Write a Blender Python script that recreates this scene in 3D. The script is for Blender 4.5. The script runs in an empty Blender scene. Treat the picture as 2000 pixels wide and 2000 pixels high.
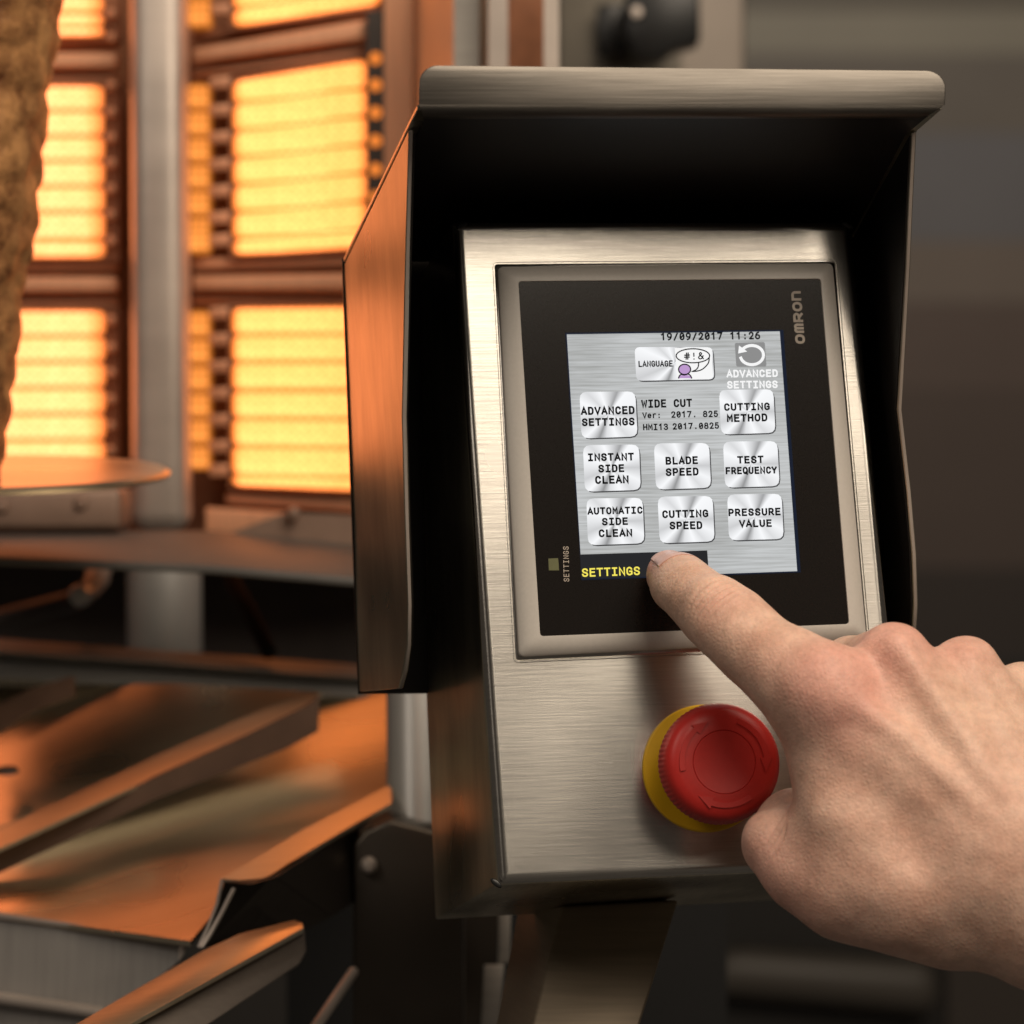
import bpy, bmesh, math, random
import numpy as np
from mathutils import Vector, Matrix
R = math.radians
SC = bpy.context.scene
COL = SC.collection
random.seed(4)

# ------------------------------------------------------------------ camera, world, lights
FPX = 7100.0                       # focal length in units of a 2000-wide frame
cam = bpy.data.cameras.new('camera')
cam.sensor_width = 36.0
cam.lens = FPX / 2000 * 36
cam.clip_start = 0.05
cam.clip_end = 60
cam.dof.use_dof = True
cam.dof.focus_distance = 1.19
cam.dof.aperture_fstop = 12.0
cam.dof.aperture_blades = 0
co = bpy.data.objects.new('camera', cam)
COL.objects.link(co)
co.rotation_euler = (R(90), 0, 0)
SC.camera = co

w = bpy.data.worlds.new('World')
SC.world = w
w.use_nodes = True
w.node_tree.nodes['Background'].inputs[0].default_value = (0.95, 0.80, 0.66, 1)
w.node_tree.nodes['Background'].inputs[1].default_value = 0.060

SC.view_settings.view_transform = 'Standard'
SC.view_settings.look = 'None'
SC.view_settings.gamma = 1
SC.view_settings.exposure = 0.0
SC.cycles.max_bounces = 8
SC.cycles.use_denoising = True
SC.cycles.sample_clamp_indirect = 6


def area(name, loc, target, sx, sy, power, color):
    l = bpy.data.lights.new(name, 'AREA')
    l.shape = 'RECTANGLE'
    l.size, l.size_y = sx, sy
    l.energy = power
    l.color = color
    o = bpy.data.objects.new(name, l)
    COL.objects.link(o)
    o.location = loc
    o.rotation_euler = (Vector(target) - Vector(loc)).to_track_quat('-Z', 'Y').to_euler()
    return o


WARM = (1.0, 0.86, 0.70)
area('key_softbox', (0.75, 0.0, 1.15), (0.05, 1.2, -0.05), 1.3, 1.0, 25, WARM)  # added soft key in front, lights plate and hand
area('ceiling_light', (0.35, 0.75, 1.25), (0.15, 1.12, -0.1), 0.7, 0.5, 7, (1.0, 0.84, 0.66))
area('background_fill', (0.2, 5.0, 2.2), (0.9, 7.0, 0.1), 1.2, 1.2, 26, (1.0, 0.95, 0.88))  # added fill that brightens the far background at the right
area('left_front_light', (-0.9, 0.1, 0.9), (-0.1, 1.3, -0.15), 0.5, 0.5, 4.0, (1.0, 0.88, 0.76))  # area light from the left front, aimed between trays and console

# ------------------------------------------------------------------ geometry in pictures of the plane of the panel
def ray(px, py):
    return Vector(((px - 1000) / FPX, 1.0, -(py - 1000) / FPX))


def W(px, py, d):
    """point of the room seen in that direction, d metres away along the axis"""
    return ray(px, py) * d


PSI, TIL = R(9.0), R(8.0)
N = Vector((math.sin(PSI) * math.cos(TIL), -math.cos(PSI) * math.cos(TIL), math.sin(TIL)))
P0 = W(1300, 1080, 1.2)


def PW(px, py, h):
    r = ray(px, py)
    return r * ((P0.dot(N) + h * 0.001) / r.dot(N))


U = (PW(1660, 1000, 0) - PW(897, 1015, 0)).normalized()
U = (U - N * U.dot(N)).normalized()
V = N.cross(U).normalized()
FR = Matrix((U, V, N)).transposed().to_4x4()
FR.translation = P0
FI = FR.inverted()


def PL(px, py, h):
    """same, in the panel's own frame"""
    return FI @ PW(px, py, h)


# ------------------------------------------------------------------ object helpers
def obj(name, me, mat=None, parent=None, matrix=None, smooth=False, **kw):
    o = bpy.data.objects.new(name, me)
    COL.objects.link(o)
    if mat and not me.materials:
        me.materials.append(mat)
    if parent is not None:
        o.parent = parent
    if matrix is not None:
        if parent is not None:
            o.matrix_parent_inverse = parent.matrix_world.inverted()
        o.matrix_world = matrix
    if smooth:
        me.polygons.foreach_set('use_smooth', [True] * len(me.polygons))
    for k, v in kw.items():
        o[k] = v
    return o


def thing(name, label, cat, loc=(0, 0, 0), matrix=None, group=None):
    o = bpy.data.objects.new(name, None)
    COL.objects.link(o)
    o.empty_display_size = 0.02
    if matrix is not None:
        o.matrix_world = matrix
    else:
        o.location = loc
    bpy.context.view_layer.update()
    o['label'] = label
    o['category'] = cat
    if group:
        o['group'] = group
    return o


def tag(o, label, cat, group=None):
    o['label'] = label
    o['category'] = cat
    if group:
        o['group'] = group
    return o


def wpart(name, me, mat, parent=None, smooth=False, **kw):
    """mesh given in room coordinates"""
    return obj(name, me, mat, parent, Matrix.Identity(4), smooth, **kw)


def ppart(name, me, mat, parent=None, smooth=False, **kw):
    """mesh given in the panel's frame"""
    return obj(name, me, mat, parent, FR.copy(), smooth, **kw)


def mesh_from(verts, faces, name='m'):
    me = bpy.data.meshes.new(name)
    me.from_pydata([tuple(v) for v in verts], [], faces)
    me.update()
    return me


def bm_mesh(bm, smooth_angle=None):
    bmesh.ops.recalc_face_normals(bm, faces=bm.faces)
    me = bpy.data.meshes.new('m')
    bm.to_mesh(me)
    bm.free()
    if smooth_angle is not None:
        me.polygons.foreach_set('use_smooth', [True] * len(me.polygons))
        try:
            me.set_sharp_from_angle(angle=smooth_angle)
        except Exception:
            pass
    return me


def prism(front, back, bevel=0.0, seg=2, ang=R(40)):
    """closed solid between two outlines with the same number of points"""
    bm = bmesh.new()
    a = [bm.verts.new(p) for p in front]
    b = [bm.verts.new(p) for p in back]
    n = len(a)
    bm.faces.new(a)
    bm.faces.new(b[::-1])
    for i in range(n):
        j = (i + 1) % n
        bm.faces.new((a[j], a[i], b[i], b[j]))
    bmesh.ops.recalc_face_normals(bm, faces=bm.faces)
    if bevel > 0:
        es = [e for e in bm.edges if len(e.link_faces) == 2 and e.calc_face_angle(0) > R(25)]
        bmesh.ops.bevel(bm, geom=es, offset=bevel, segments=seg, profile=0.5, affect='EDGES')
    return bm_mesh(bm, ang)


def slab(pts, th, bevel=0.0, seg=2, direction=None):
    """pts: (px, py, depth) outline of the visible face; th: thickness along direction (default: away from the camera)"""
    f = [W(*p) for p in pts]
    d = Vector(direction) if direction is not None else Vector((0, 1, 0))
    return prism(f, [p + d.normalized() * th for p in f], bevel, seg)


def sheet_p(pts, th, direction, bevel=0.0, seg=2):
    """the same in the panel's frame: pts (px, py, h)"""
    f = [PL(*p) for p in pts]
    d = Vector(direction).normalized() * th
    return prism(f, [p + d for p in f], bevel, seg)


def tube(pts, rad, seg=20, caps=True):
    bm = bmesh.new()
    rings = []
    n = len(pts)
    up0 = Vector((0.13, 0.31, 0.94)).normalized()
    for i, p in enumerate(pts):
        p = Vector(p)
        t = (Vector(pts[min(i + 1, n - 1)]) - Vector(pts[max(i - 1, 0)])).normalized()
        a = t.cross(up0).normalized()
        b = t.cross(a).normalized()
        r = rad[i] if isinstance(rad, (list, tuple)) else rad
        rings.append([bm.verts.new(p + (a * math.cos(2 * math.pi * k / seg) + b * math.sin(2 * math.pi * k / seg)) * r)
                      for k in range(seg)])
    for i in range(n - 1):
        for k in range(seg):
            bm.faces.new((rings[i][k], rings[i][(k + 1) % seg], rings[i + 1][(k + 1) % seg], rings[i + 1][k]))
    if caps:
        bm.faces.new(rings[0][::-1])
        bm.faces.new(rings[-1])
    return bm_mesh(bm, R(50))


def lathe(profile, seg=64, knurl=None):
    """profile: (radius, height); axis +Z. knurl: function(angle, i) -> radius factor"""
    bm = bmesh.new()
    rings = []
    for i, (r, z) in enumerate(profile):
        if r < 1e-9:
            rings.append([bm.verts.new((0, 0, z))])
        else:
            ring = []
            for k in range(seg):
                a = 2 * math.pi * k / seg
                f = knurl(a, i) if knurl else 1.0
                ring.append(bm.verts.new((r * f * math.cos(a), r * f * math.sin(a), z)))
            rings.append(ring)
    for i in range(len(rings) - 1):
        A, B = rings[i], rings[i + 1]
        for k in range(seg):
            k2 = (k + 1) % seg
            if len(A) == 1 and len(B) == 1:
                continue
            if len(A) == 1:
                bm.faces.new((A[0], B[k], B[k2]))
            elif len(B) == 1:
                bm.faces.new((A[k], A[k2], B[0]))
            else:
                bm.faces.new((A[k], A[k2], B[k2], B[k]))
    return bm_mesh(bm, R(35))


# ------------------------------------------------------------------ materials
def new_mat(name):
    m = bpy.data.materials.new(name)
    m.use_nodes = True
    nt = m.node_tree
    b = nt.nodes['Principled BSDF']
    return m, nt, b


def nd(nt, typ, **kw):
    n = nt.nodes.new(typ)
    for k, v in kw.items():
        if k.startswith('i_'):
            n.inputs[k[2:].replace('_', ' ')].default_value = v
        else:
            setattr(n, k, v)
    return n


def rgba(c):
    return (c[0], c[1], c[2], 1)


def steel(name, color=(0.55, 0.52, 0.48), rough=0.3, tangent=None, brush=(6, 500, 6), aniso=0.75, var=0.12,
          bump=0.02, stain=0.15, metallic=1.0, specks=False):
    """brushed sheet metal: streaks along the first axis of the object, faint stains"""
    m, nt, b = new_mat(name)
    L = nt.links.new
    tc = nd(nt, 'ShaderNodeTexCoord')
    mp = nd(nt, 'ShaderNodeMapping')
    mp.inputs['Scale'].default_value = brush
    L(tc.outputs['Object'], mp.inputs['Vector'])
    ns = nd(nt, 'ShaderNodeTexNoise', i_Scale=2.2, i_Detail=4.0, i_Roughness=0.6)
    L(mp.outputs[0], ns.inputs['Vector'])
    n2 = nd(nt, 'ShaderNodeTexNoise', i_Scale=16.0, i_Detail=1.5, i_Roughness=0.4)
    L(tc.outputs['Object'], n2.inputs['Vector'])
    r1 = nd(nt, 'ShaderNodeMapRange')
    r1.inputs['From Min'].default_value = 0.3
    r1.inputs['From Max'].default_value = 0.7
    r1.inputs['To Min'].default_value = 1 - var
    r1.inputs['To Max'].default_value = 1 + var
    L(ns.outputs[0], r1.inputs['Value'])
    r2 = nd(nt, 'ShaderNodeMapRange')
    r2.clamp = False
    r2.inputs['From Min'].default_value = 0.25
    r2.inputs['From Max'].default_value = 0.75
    r2.inputs['To Min'].default_value = 1 - stain
    r2.inputs['To Max'].default_value = 1
    L(n2.outputs[0], r2.inputs['Value'])
    mu = nd(nt, 'ShaderNodeMath', operation='MULTIPLY')
    L(r1.outputs[0], mu.inputs[0])
    L(r2.outputs[0], mu.inputs[1])
    vm = nd(nt, 'ShaderNodeVectorMath', operation='SCALE')
    vm.inputs[0].default_value = color
    L(mu.outputs[0], vm.inputs['Scale'])
    if specks:
        dv = nd(nt, 'ShaderNodeTexVoronoi', i_Scale=95.0)
        L(tc.outputs['Object'], dv.inputs['Vector'])
        lt = nd(nt, 'ShaderNodeMath', operation='LESS_THAN')
        L(dv.outputs['Distance'], lt.inputs[0])
        lt.inputs[1].default_value = 0.022
        pk = nd(nt, 'ShaderNodeMix', data_type='RGBA')
        L(lt.outputs[0], pk.inputs[0])
        L(vm.outputs[0], pk.inputs[6])
        pk.inputs[7].default_value = (0.80, 0.78, 0.74, 1)
        L(pk.outputs[2], b.inputs['Base Color'])
    else:
        L(vm.outputs[0], b.inputs['Base Color'])
    r3 = nd(nt, 'ShaderNodeMapRange')
    r3.clamp = False
    r3.inputs['From Min'].default_value = 0.3
    r3.inputs['From Max'].default_value = 0.7
    r3.inputs['To Min'].default_value = rough * 0.85
    r3.inputs['To Max'].default_value = rough * 1.2
    L(n2.outputs[0], r3.inputs['Value'])
    L(r3.outputs[0], b.inputs['Roughness'])
    b.inputs['Metallic'].default_value = metallic
    if tangent is not None:
        b.inputs['Anisotropic'].default_value = aniso
        cx = nd(nt, 'ShaderNodeCombineXYZ')
        for i in range(3):
            cx.inputs[i].default_value = tangent[i]
        L(cx.outputs[0], b.inputs['Tangent'])
    if bump:
        bp = nd(nt, 'ShaderNodeBump', i_Strength=bump, i_Distance=0.0005)
        L(ns.outputs[0], bp.inputs['Height'])
        L(bp.outputs[0], b.inputs['Normal'])
    return m


def plain(name, color, rough=0.5, metallic=0.0, var=0.08, scale=300.0, bump=0.0, spec=0.5, emis=None, es=0.0):
    m, nt, b = new_mat(name)
    L = nt.links.new
    tc = nd(nt, 'ShaderNodeTexCoord')
    ns = nd(nt, 'ShaderNodeTexNoise', i_Scale=scale, i_Detail=4.0, i_Roughness=0.6)
    L(tc.outputs['Object'], ns.inputs['Vector'])
    r1 = nd(nt, 'ShaderNodeMapRange')
    r1.inputs['From Min'].default_value = 0.3
    r1.inputs['From Max'].default_value = 0.7
    r1.inputs['To Min'].default_value = 1 - var
    r1.inputs['To Max'].default_value = 1 + var
    L(ns.outputs[0], r1.inputs['Value'])
    vm = nd(nt, 'ShaderNodeVectorMath', operation='SCALE')
    vm.inputs[0].default_value = color
    L(r1.outputs[0], vm.inputs['Scale'])
    L(vm.outputs[0], b.inputs['Base Color'])
    b.inputs['Roughness'].default_value = rough
    b.inputs['Metallic'].default_value = metallic
    b.inputs['Specular IOR Level'].default_value = spec
    if bump:
        bp = nd(nt, 'ShaderNodeBump', i_Strength=bump, i_Distance=0.0003)
        L(ns.outputs[0], bp.inputs['Height'])
        L(bp.outputs[0], b.inputs['Normal'])
    if emis:
        b.inputs['Emission Color'].default_value = rgba(emis)
        b.inputs['Emission Strength'].default_value = es
    return m


def glow(name, color, strength):
    m = bpy.data.materials.new(name)
    m.use_nodes = True
    nt = m.node_tree
    nt.nodes.remove(nt.nodes['Principled BSDF'])
    e = nd(nt, 'ShaderNodeEmission')
    e.inputs[0].default_value = rgba(color)
    e.inputs[1].default_value = strength
    nt.links.new(e.outputs[0], nt.nodes['Material Output'].inputs[0])
    return m


def heater_mat(name, color, lo, hi, dots=430.0, patch=9.0, edge=None):
    """glowing perforated ceramic: holes hotter than the web between them, uneven heat"""
    m = bpy.data.materials.new(name)
    m.use_nodes = True
    nt = m.node_tree
    nt.nodes.remove(nt.nodes['Principled BSDF'])
    L = nt.links.new
    tc = nd(nt, 'ShaderNodeTexCoord')
    vo = nd(nt, 'ShaderNodeTexVoronoi', i_Scale=dots, i_Randomness=0.15)
    L(tc.outputs['Object'], vo.inputs['Vector'])
    ns = nd(nt, 'ShaderNodeTexNoise', i_Scale=patch, i_Detail=2.0)
    L(tc.outputs['Object'], ns.inputs['Vector'])
    # cooler towards each tile's rim: heat follows the tile's own generated box
    sp = nd(nt, 'ShaderNodeSeparateXYZ')
    L(tc.outputs['Generated'], sp.inputs[0])
    prods = []
    for ax, wd in ((0, 0.07), (2, 0.14)):
        a = nd(nt, 'ShaderNodeMath', operation='SUBTRACT')
        L(sp.outputs[ax], a.inputs[0])
        a.inputs[1].default_value = 0.5
        c = nd(nt, 'ShaderNodeMath', operation='ABSOLUTE')
        L(a.outputs[0], c.inputs[0])
        d = nd(nt, 'ShaderNodeMapRange')
        d.inputs['From Min'].default_value = 0.5
        d.inputs['From Max'].default_value = 0.5 - wd
        d.inputs['To Min'].default_value = 0.42
        d.inputs['To Max'].default_value = 1.0
        L(c.outputs[0], d.inputs['Value'])
        prods.append(d)
    mu = nd(nt, 'ShaderNodeMath', operation='MULTIPLY')
    L(prods[0].outputs[0], mu.inputs[0])
    L(prods[1].outputs[0], mu.inputs[1])
    r1 = nd(nt, 'ShaderNodeMapRange')
    r1.inputs['From Min'].default_value = 0.0
    r1.inputs['From Max'].default_value = 0.5
    r1.inputs['To Min'].default_value = 1.15
    r1.inputs['To Max'].default_value = 0.6
    L(vo.outputs['Distance'], r1.inputs['Value'])
    r2 = nd(nt, 'ShaderNodeMapRange')
    r2.inputs['From Min'].default_value = 0.3
    r2.inputs['From Max'].default_value = 0.7
    r2.inputs['To Min'].default_value = lo
    r2.inputs['To Max'].default_value = hi
    L(ns.outputs[0], r2.inputs['Value'])
    m2 = nd(nt, 'ShaderNodeMath', operation='MULTIPLY')
    L(mu.outputs[0], m2.inputs[0])
    L(r1.outputs[0], m2.inputs[1])
    m3 = nd(nt, 'ShaderNodeMath', operation='MULTIPLY')
    L(m2.outputs[0], m3.inputs[0])
    L(r2.outputs[0], m3.inputs[1])
    # hotter is paler
    mx = nd(nt, 'ShaderNodeMix', data_type='RGBA')
    mx.inputs[6].default_value = rgba((1.0, 0.24, 0.02))
    mx.inputs[7].default_value = rgba(color)
    r4 = nd(nt, 'ShaderNodeMapRange')
    r4.inputs['From Min'].default_value = 0.0
    r4.inputs['From Max'].default_value = hi * 0.75
    L(m3.outputs[0], r4.inputs['Value'])
    L(r4.outputs[0], mx.inputs[0])
    e = nd(nt, 'ShaderNodeEmission')
    L(mx.outputs[2], e.inputs[0])
    L(m3.outputs[0], e.inputs[1])
    L(e.outputs[0], nt.nodes['Material Output'].inputs[0])
    return m


M_PLATE = steel('brushed_plate', (0.585, 0.56, 0.515), 0.23, tangent=tuple(V), brush=(20, 620, 20), aniso=0.88, specks=True, var=0.12, bump=0.05, stain=0.12)
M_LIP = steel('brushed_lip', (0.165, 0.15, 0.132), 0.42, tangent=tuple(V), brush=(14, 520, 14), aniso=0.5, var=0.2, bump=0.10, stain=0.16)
M_SIDE = steel('brushed_side', (0.80, 0.74, 0.58), 0.30, brush=(260, 10, 40), var=0.16, bump=0.12, stain=0.55)
M_INNER = plain('hood_shade_black', (0.012, 0.010, 0.009), 0.42, spec=0.25)  # near-black colour carries the shade inside the hood
M_EDGE = steel('cut_edge', (0.55, 0.50, 0.46), 0.35, var=0.05, bump=0)
M_BEZEL = plain('bezel_plastic', (0.54, 0.505, 0.46), 0.42, var=0.03, scale=900, bump=0.02)
M_GLASS = plain('black_film', (0.0115, 0.0095, 0.0085), 0.16, var=0.05, scale=1500, spec=0.35, bump=0.0)
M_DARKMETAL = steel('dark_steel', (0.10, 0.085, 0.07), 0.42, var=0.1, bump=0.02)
M_BLACK = plain('black_plastic', (0.012, 0.012, 0.012), 0.35)
M_RED = plain('red_plastic', (0.54, 0.026, 0.02), 0.40, var=0.04, scale=600, bump=0.02)
M_YELLOW = plain('yellow_plastic', (0.75, 0.42, 0.008), 0.42, var=0.03)
M_COLLAR = plain('olive_plastic', (0.10, 0.095, 0.03), 0.5)

# ------------------------------------------------------------------ CONTROL CONSOLE
console = thing('control_console', 'brushed stainless steel control console with slanted front plate under a deep hood', 'control console', matrix=FR)

# housing: front plate and folded sides in one solid
fo = [(884, 430, 0), (1665, 431, 0), (1779, 1690, 0), (974, 1727, 0)]
bk = [(801, 575, -94), (1590, 575, -94), (1690, 1748, -112), (850, 1796, -112)]


def housing():
    bm = bmesh.new()
    a = [bm.verts.new(PL(*p)) for p in fo]
    b = [bm.verts.new(PL(*p)) for p in bk]
    ff = bm.faces.new(a)
    bm.faces.new(b[::-1])
    for i in range(4):
        j = (i + 1) % 4
        bm.faces.new((a[j], a[i], b[i], b[j]))
    bmesh.ops.recalc_face_normals(bm, faces=bm.faces)
    es = [e for e in bm.edges if e in ff.edges[:]]
    bmesh.ops.bevel(bm, geom=es, offset=0.0036, segments=6, profile=0.55, affect='EDGES')
    es = [e for e in bm.edges if e.calc_face_angle(0) > R(40)]
    bmesh.ops.bevel(bm, geom=es, offset=0.0009, segments=2, profile=0.5, affect='EDGES')
    me = bm_mesh(bm, R(32))
    me.materials.append(M_PLATE)
    me.materials.append(M_SIDE)
    for p in me.polygons:
        if p.normal.z < 0.35:
            p.material_index = 1
    return me


ppart('housing', housing(), None, console)
# folded seam slots at the corners of the plate
for (px, py, ang) in ((902, 441, 0.5), (1656, 440, -0.5), (969, 1725, -0.7)):
    c = PL(px, py, -0.6)
    me = lathe([(0, 0.0009), (0.0012, 0.0006), (0.0016, 0.0), (0.0012, -0.0006), (0, -0.0009)], 16)
    o = obj('corner_slot', me, M_BLACK, console, FR @ Matrix.Translation(c) @ Matrix.Rotation(ang, 4, 'Z') @ Matrix.Diagonal((1.4, 0.6, 0.9, 1)), True)
# raised pad pressed round the terminal
ppart('raised_pad', sheet_p([(962, 512, 0.4), (1634, 507, 0.4), (1700, 1262, 0.4), (1004, 1294, 0.4)], 0.0015, (0, 0, -1), 0.0016, 3), M_PLATE, console)

# hood: left and right sheets, roof, turned-up lip, back
leftp = [(798, 254, 58), (790, 560, 31), (785, 815, 10), (790, 1000, 2), (796, 1180, -6), (795, 1260, -15), (788, 1310, -24), (778, 1345, -32), (702, 1351, -100),
         (687, 1000, -92), (670, 560, -76), (673, 515, -70)]
me = sheet_p(leftp, 0.0016, (1, 0, 0), 0.0003, 1)
M_CUT = plain('sheet_cut_edge', (0.34, 0.29, 0.25), 0.6, var=0.05)


def cut_edges(me):
    me.materials.append(M_SIDE)
    me.materials.append(M_CUT)
    for p in me.polygons:
        if abs(p.normal.x) < 0.6:
            p.material_index = 1
    return me


cut_edges(me)
hood_l = ppart('hood_side', me, M_SIDE, console)
lin = [(x + 1.5, y, h) for x, y, h in leftp]
rightp = [(1790, 258, 58), (1783, 400, 46), (1778, 520, 35), (1762, 800, 10), (1780, 960, 3), (1790, 1080, -2), (1793, 1180, -8), (1790, 1240, -15), (1776, 1330, -32), (1700, 1340, -100),
          (1668, 1000, -92), (1640, 560, -76), (1645, 515, -70)]
ppart('hood_side', cut_edges(sheet_p(rightp, 0.0016, (-1, 0, 0), 0.0003, 1)), None, console)


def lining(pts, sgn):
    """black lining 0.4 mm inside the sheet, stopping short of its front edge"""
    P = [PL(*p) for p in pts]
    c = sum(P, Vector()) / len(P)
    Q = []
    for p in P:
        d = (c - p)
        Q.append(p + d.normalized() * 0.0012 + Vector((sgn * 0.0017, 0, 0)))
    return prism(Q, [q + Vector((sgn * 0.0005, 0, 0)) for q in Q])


ppart('hood_shade_lining', lining(leftp, 1), M_INNER, console)
ppart('hood_shade_lining', lining(rightp, -1), M_INNER, console)
# roof
roof = [PL(815, 214, 78), PL(1840, 214, 78), PL(1792, 256, 58), PL(1648, 512, -70), PL(671, 512, -70), PL(797, 250, 58)]
thv = Vector((0, 0.0016, 0))
ppart('hood_roof', prism(roof, [p + thv for p in roof], 0.0003, 1), M_SIDE, console)
rl = [p + Vector((0, -0.0001, 0)) for p in roof]
rl2 = []
c = sum(rl, Vector()) / 6
for p in rl:
    q = p + (c - p).normalized() * 0.004
    rl2.append(q)
ppart('hood_shade_lining', prism(rl2, [p + Vector((0, -0.0006, 0)) for p in rl2]), M_INNER, console)
# back
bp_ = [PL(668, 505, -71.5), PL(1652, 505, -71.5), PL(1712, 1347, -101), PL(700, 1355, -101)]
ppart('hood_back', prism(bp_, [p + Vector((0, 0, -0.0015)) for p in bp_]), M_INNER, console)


def lip():
    """turned-up lip with rounded ends, its lower edge rolled into the roof"""
    out = []
    A, B = PL(818, 205, 80), PL(1846, 205, 80)
    TL, TR = PL(820, 127, 80), PL(1849, 138, 80)

    def P(s, t):
        return (A.lerp(B, s)).lerp(TL.lerp(TR, s), t)
    wdt = (B - A).length
    hgt = (TL - A).length
    rl_, rr_ = 0.0055, 0.0068
    pts = []
    pts.append(P(0, 0))
    pts.append(P(1, 0))
    for k in range(0, 9):
        a = math.pi / 2 * k / 8
        pts.append(P(1 - (rr_ - rr_ * math.cos(a)) / wdt, 1 - (rr_ - rr_ * math.sin(a)) / hgt))
    for k in range(0, 9):
        a = math.pi / 2 * k / 8
        pts.append(P((rl_ - rl_ * math.sin(a)) / wdt, 1 - (rl_ - rl_ * math.cos(a)) / hgt))
    return prism(pts, [p + Vector((0, 0, -0.0016)) for p in pts], 0.0004, 2)


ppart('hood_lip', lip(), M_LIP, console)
# roll between lip and roof
rollc = []
A, B = PL(818, 204, 80), PL(1846, 204, 80)
bm = bmesh.new()
rows = []
for k in range(0, 8):
    a = R(95) * k / 7
    y = -0.0036 * math.sin(a)
    z = -0.0036 * (1 - math.cos(a))
    rows.append([bm.verts.new(A + Vector((0.0003 * k, y, z))), bm.verts.new(B + Vector((-0.0012 * k, y, z)))])
for i in range(7):
    bm.faces.new((rows[i][0], rows[i][1], rows[i + 1][1], rows[i + 1][0]))
bmesh.ops.solidify(bm, geom=bm.faces[:], thickness=0.0012)
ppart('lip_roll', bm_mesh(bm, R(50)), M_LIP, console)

# stem under the housing
M_STEM = steel('stem_steel', (0.30, 0.24, 0.17), 0.45, brush=(10, 10, 300), var=0.10, bump=0.03, stain=0.3, metallic=0.5)
sa = [W(1098, 1770, 1.262), W(1326, 1758, 1.262), W(1245, 2020, 1.23), W(1036, 2020, 1.23)]
sb = [W(1012, 1770, 1.31), W(1240, 1758, 1.31), W(1180, 2020, 1.28), W(965, 2020, 1.28)]
wpart('stem', prism(sa, sb, 0.0012, 3), M_STEM, console)

# ------------------------------------------------------------------ TOUCH TERMINAL
term = thing('touch_terminal', 'grey framed touch screen terminal with black surround set in the steel plate', 'touch screen', matrix=FR)


def ring_frame(loops, mat, name, closed_inner=True):
    """loops of 4 corner points each, joined in order, corners rounded"""
    def rounded(c4, r, seg=6):
        out = []
        for i in range(4):
            p, a, b = c4[i], c4[i - 1], c4[(i + 1) % 4]
            da, db = (a - p).normalized(), (b - p).normalized()
            s, e = p + da * r, p + db * r
            for k in range(seg + 1):
                t = k / seg
                out.append(s * (1 - t) ** 2 + p * 2 * t * (1 - t) + e * t * t)
        return out
    bm = bmesh.new()
    prev = None
    for c4, r in loops:
        ring = [bm.verts.new(p) for p in rounded(c4, r)]
        if prev:
            n = len(ring)
            for k in range(n):
                bm.faces.new((prev[k], prev[(k + 1) % n], ring[(k + 1) % n], ring[k]))
        prev = ring
    return bm_mesh(bm, R(28)), [v for v in rounded(loops[-1][0], loops[-1][1])]


def q4(tl, tr, br, bl, h):
    return [PL(tl[0], tl[1], h), PL(tr[0], tr[1], h), PL(br[0], br[1], h), PL(bl[0], bl[1], h)]


def inset4(c4, d, dz=0.0):
    out = []
    for i in range(4):
        p, a, b = c4[i], c4[i - 1], c4[(i + 1) % 4]
        out.append(p + (a - p).normalized() * d + (b - p).normalized() * d + Vector((0, 0, dz)))
    return out


O4 = q4((970, 524), (1623, 517), (1689, 1250), (1012, 1284), 0.3)
I4 = q4((1012, 549), (1603, 544), (1659, 1219), (1055, 1243), 5.0)
loops = [(O4, 0.0022), (inset4(O4, 0.0, 0.0024), 0.0022), (inset4(O4, 0.0006, 0.0032), 0.0022), (inset4(O4, 0.0034, 0.0046), 0.0022),
         (inset4(I4, -0.0004, 0.0), 0.0012), (I4, 0.0012), (inset4(I4, 0.0002, -0.0008), 0.0012)]
me, _ = ring_frame(loops, M_BEZEL, 'bezel')
ppart('bezel', me, M_BEZEL, term)
G4 = inset4(I4, 0.00005, -0.0005)
GH = 4.5
ppart('glass', prism(G4, [p + Vector((0, 0, -0.003)) for p in G4]), M_GLASS, term)
HS = GH + 0.12       # height of the lit picture above the plate


def Z(x, y):
    return (1080 + 0.27949 * x, 620 + 0.27949 * y)


def flat(pts_px, h):
    """flat polygon in the panel's frame from outline points given in picture units"""
    P = [PL(x, y, h) for x, y in pts_px]
    return mesh_from(P, [list(range(len(P)))])


def plate_me(pts_px, h, th=0.00006):
    P = [PL(x, y, h) for x, y in pts_px]
    return prism(P, [p + Vector((0, 0, -th)) for p in P])


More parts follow.
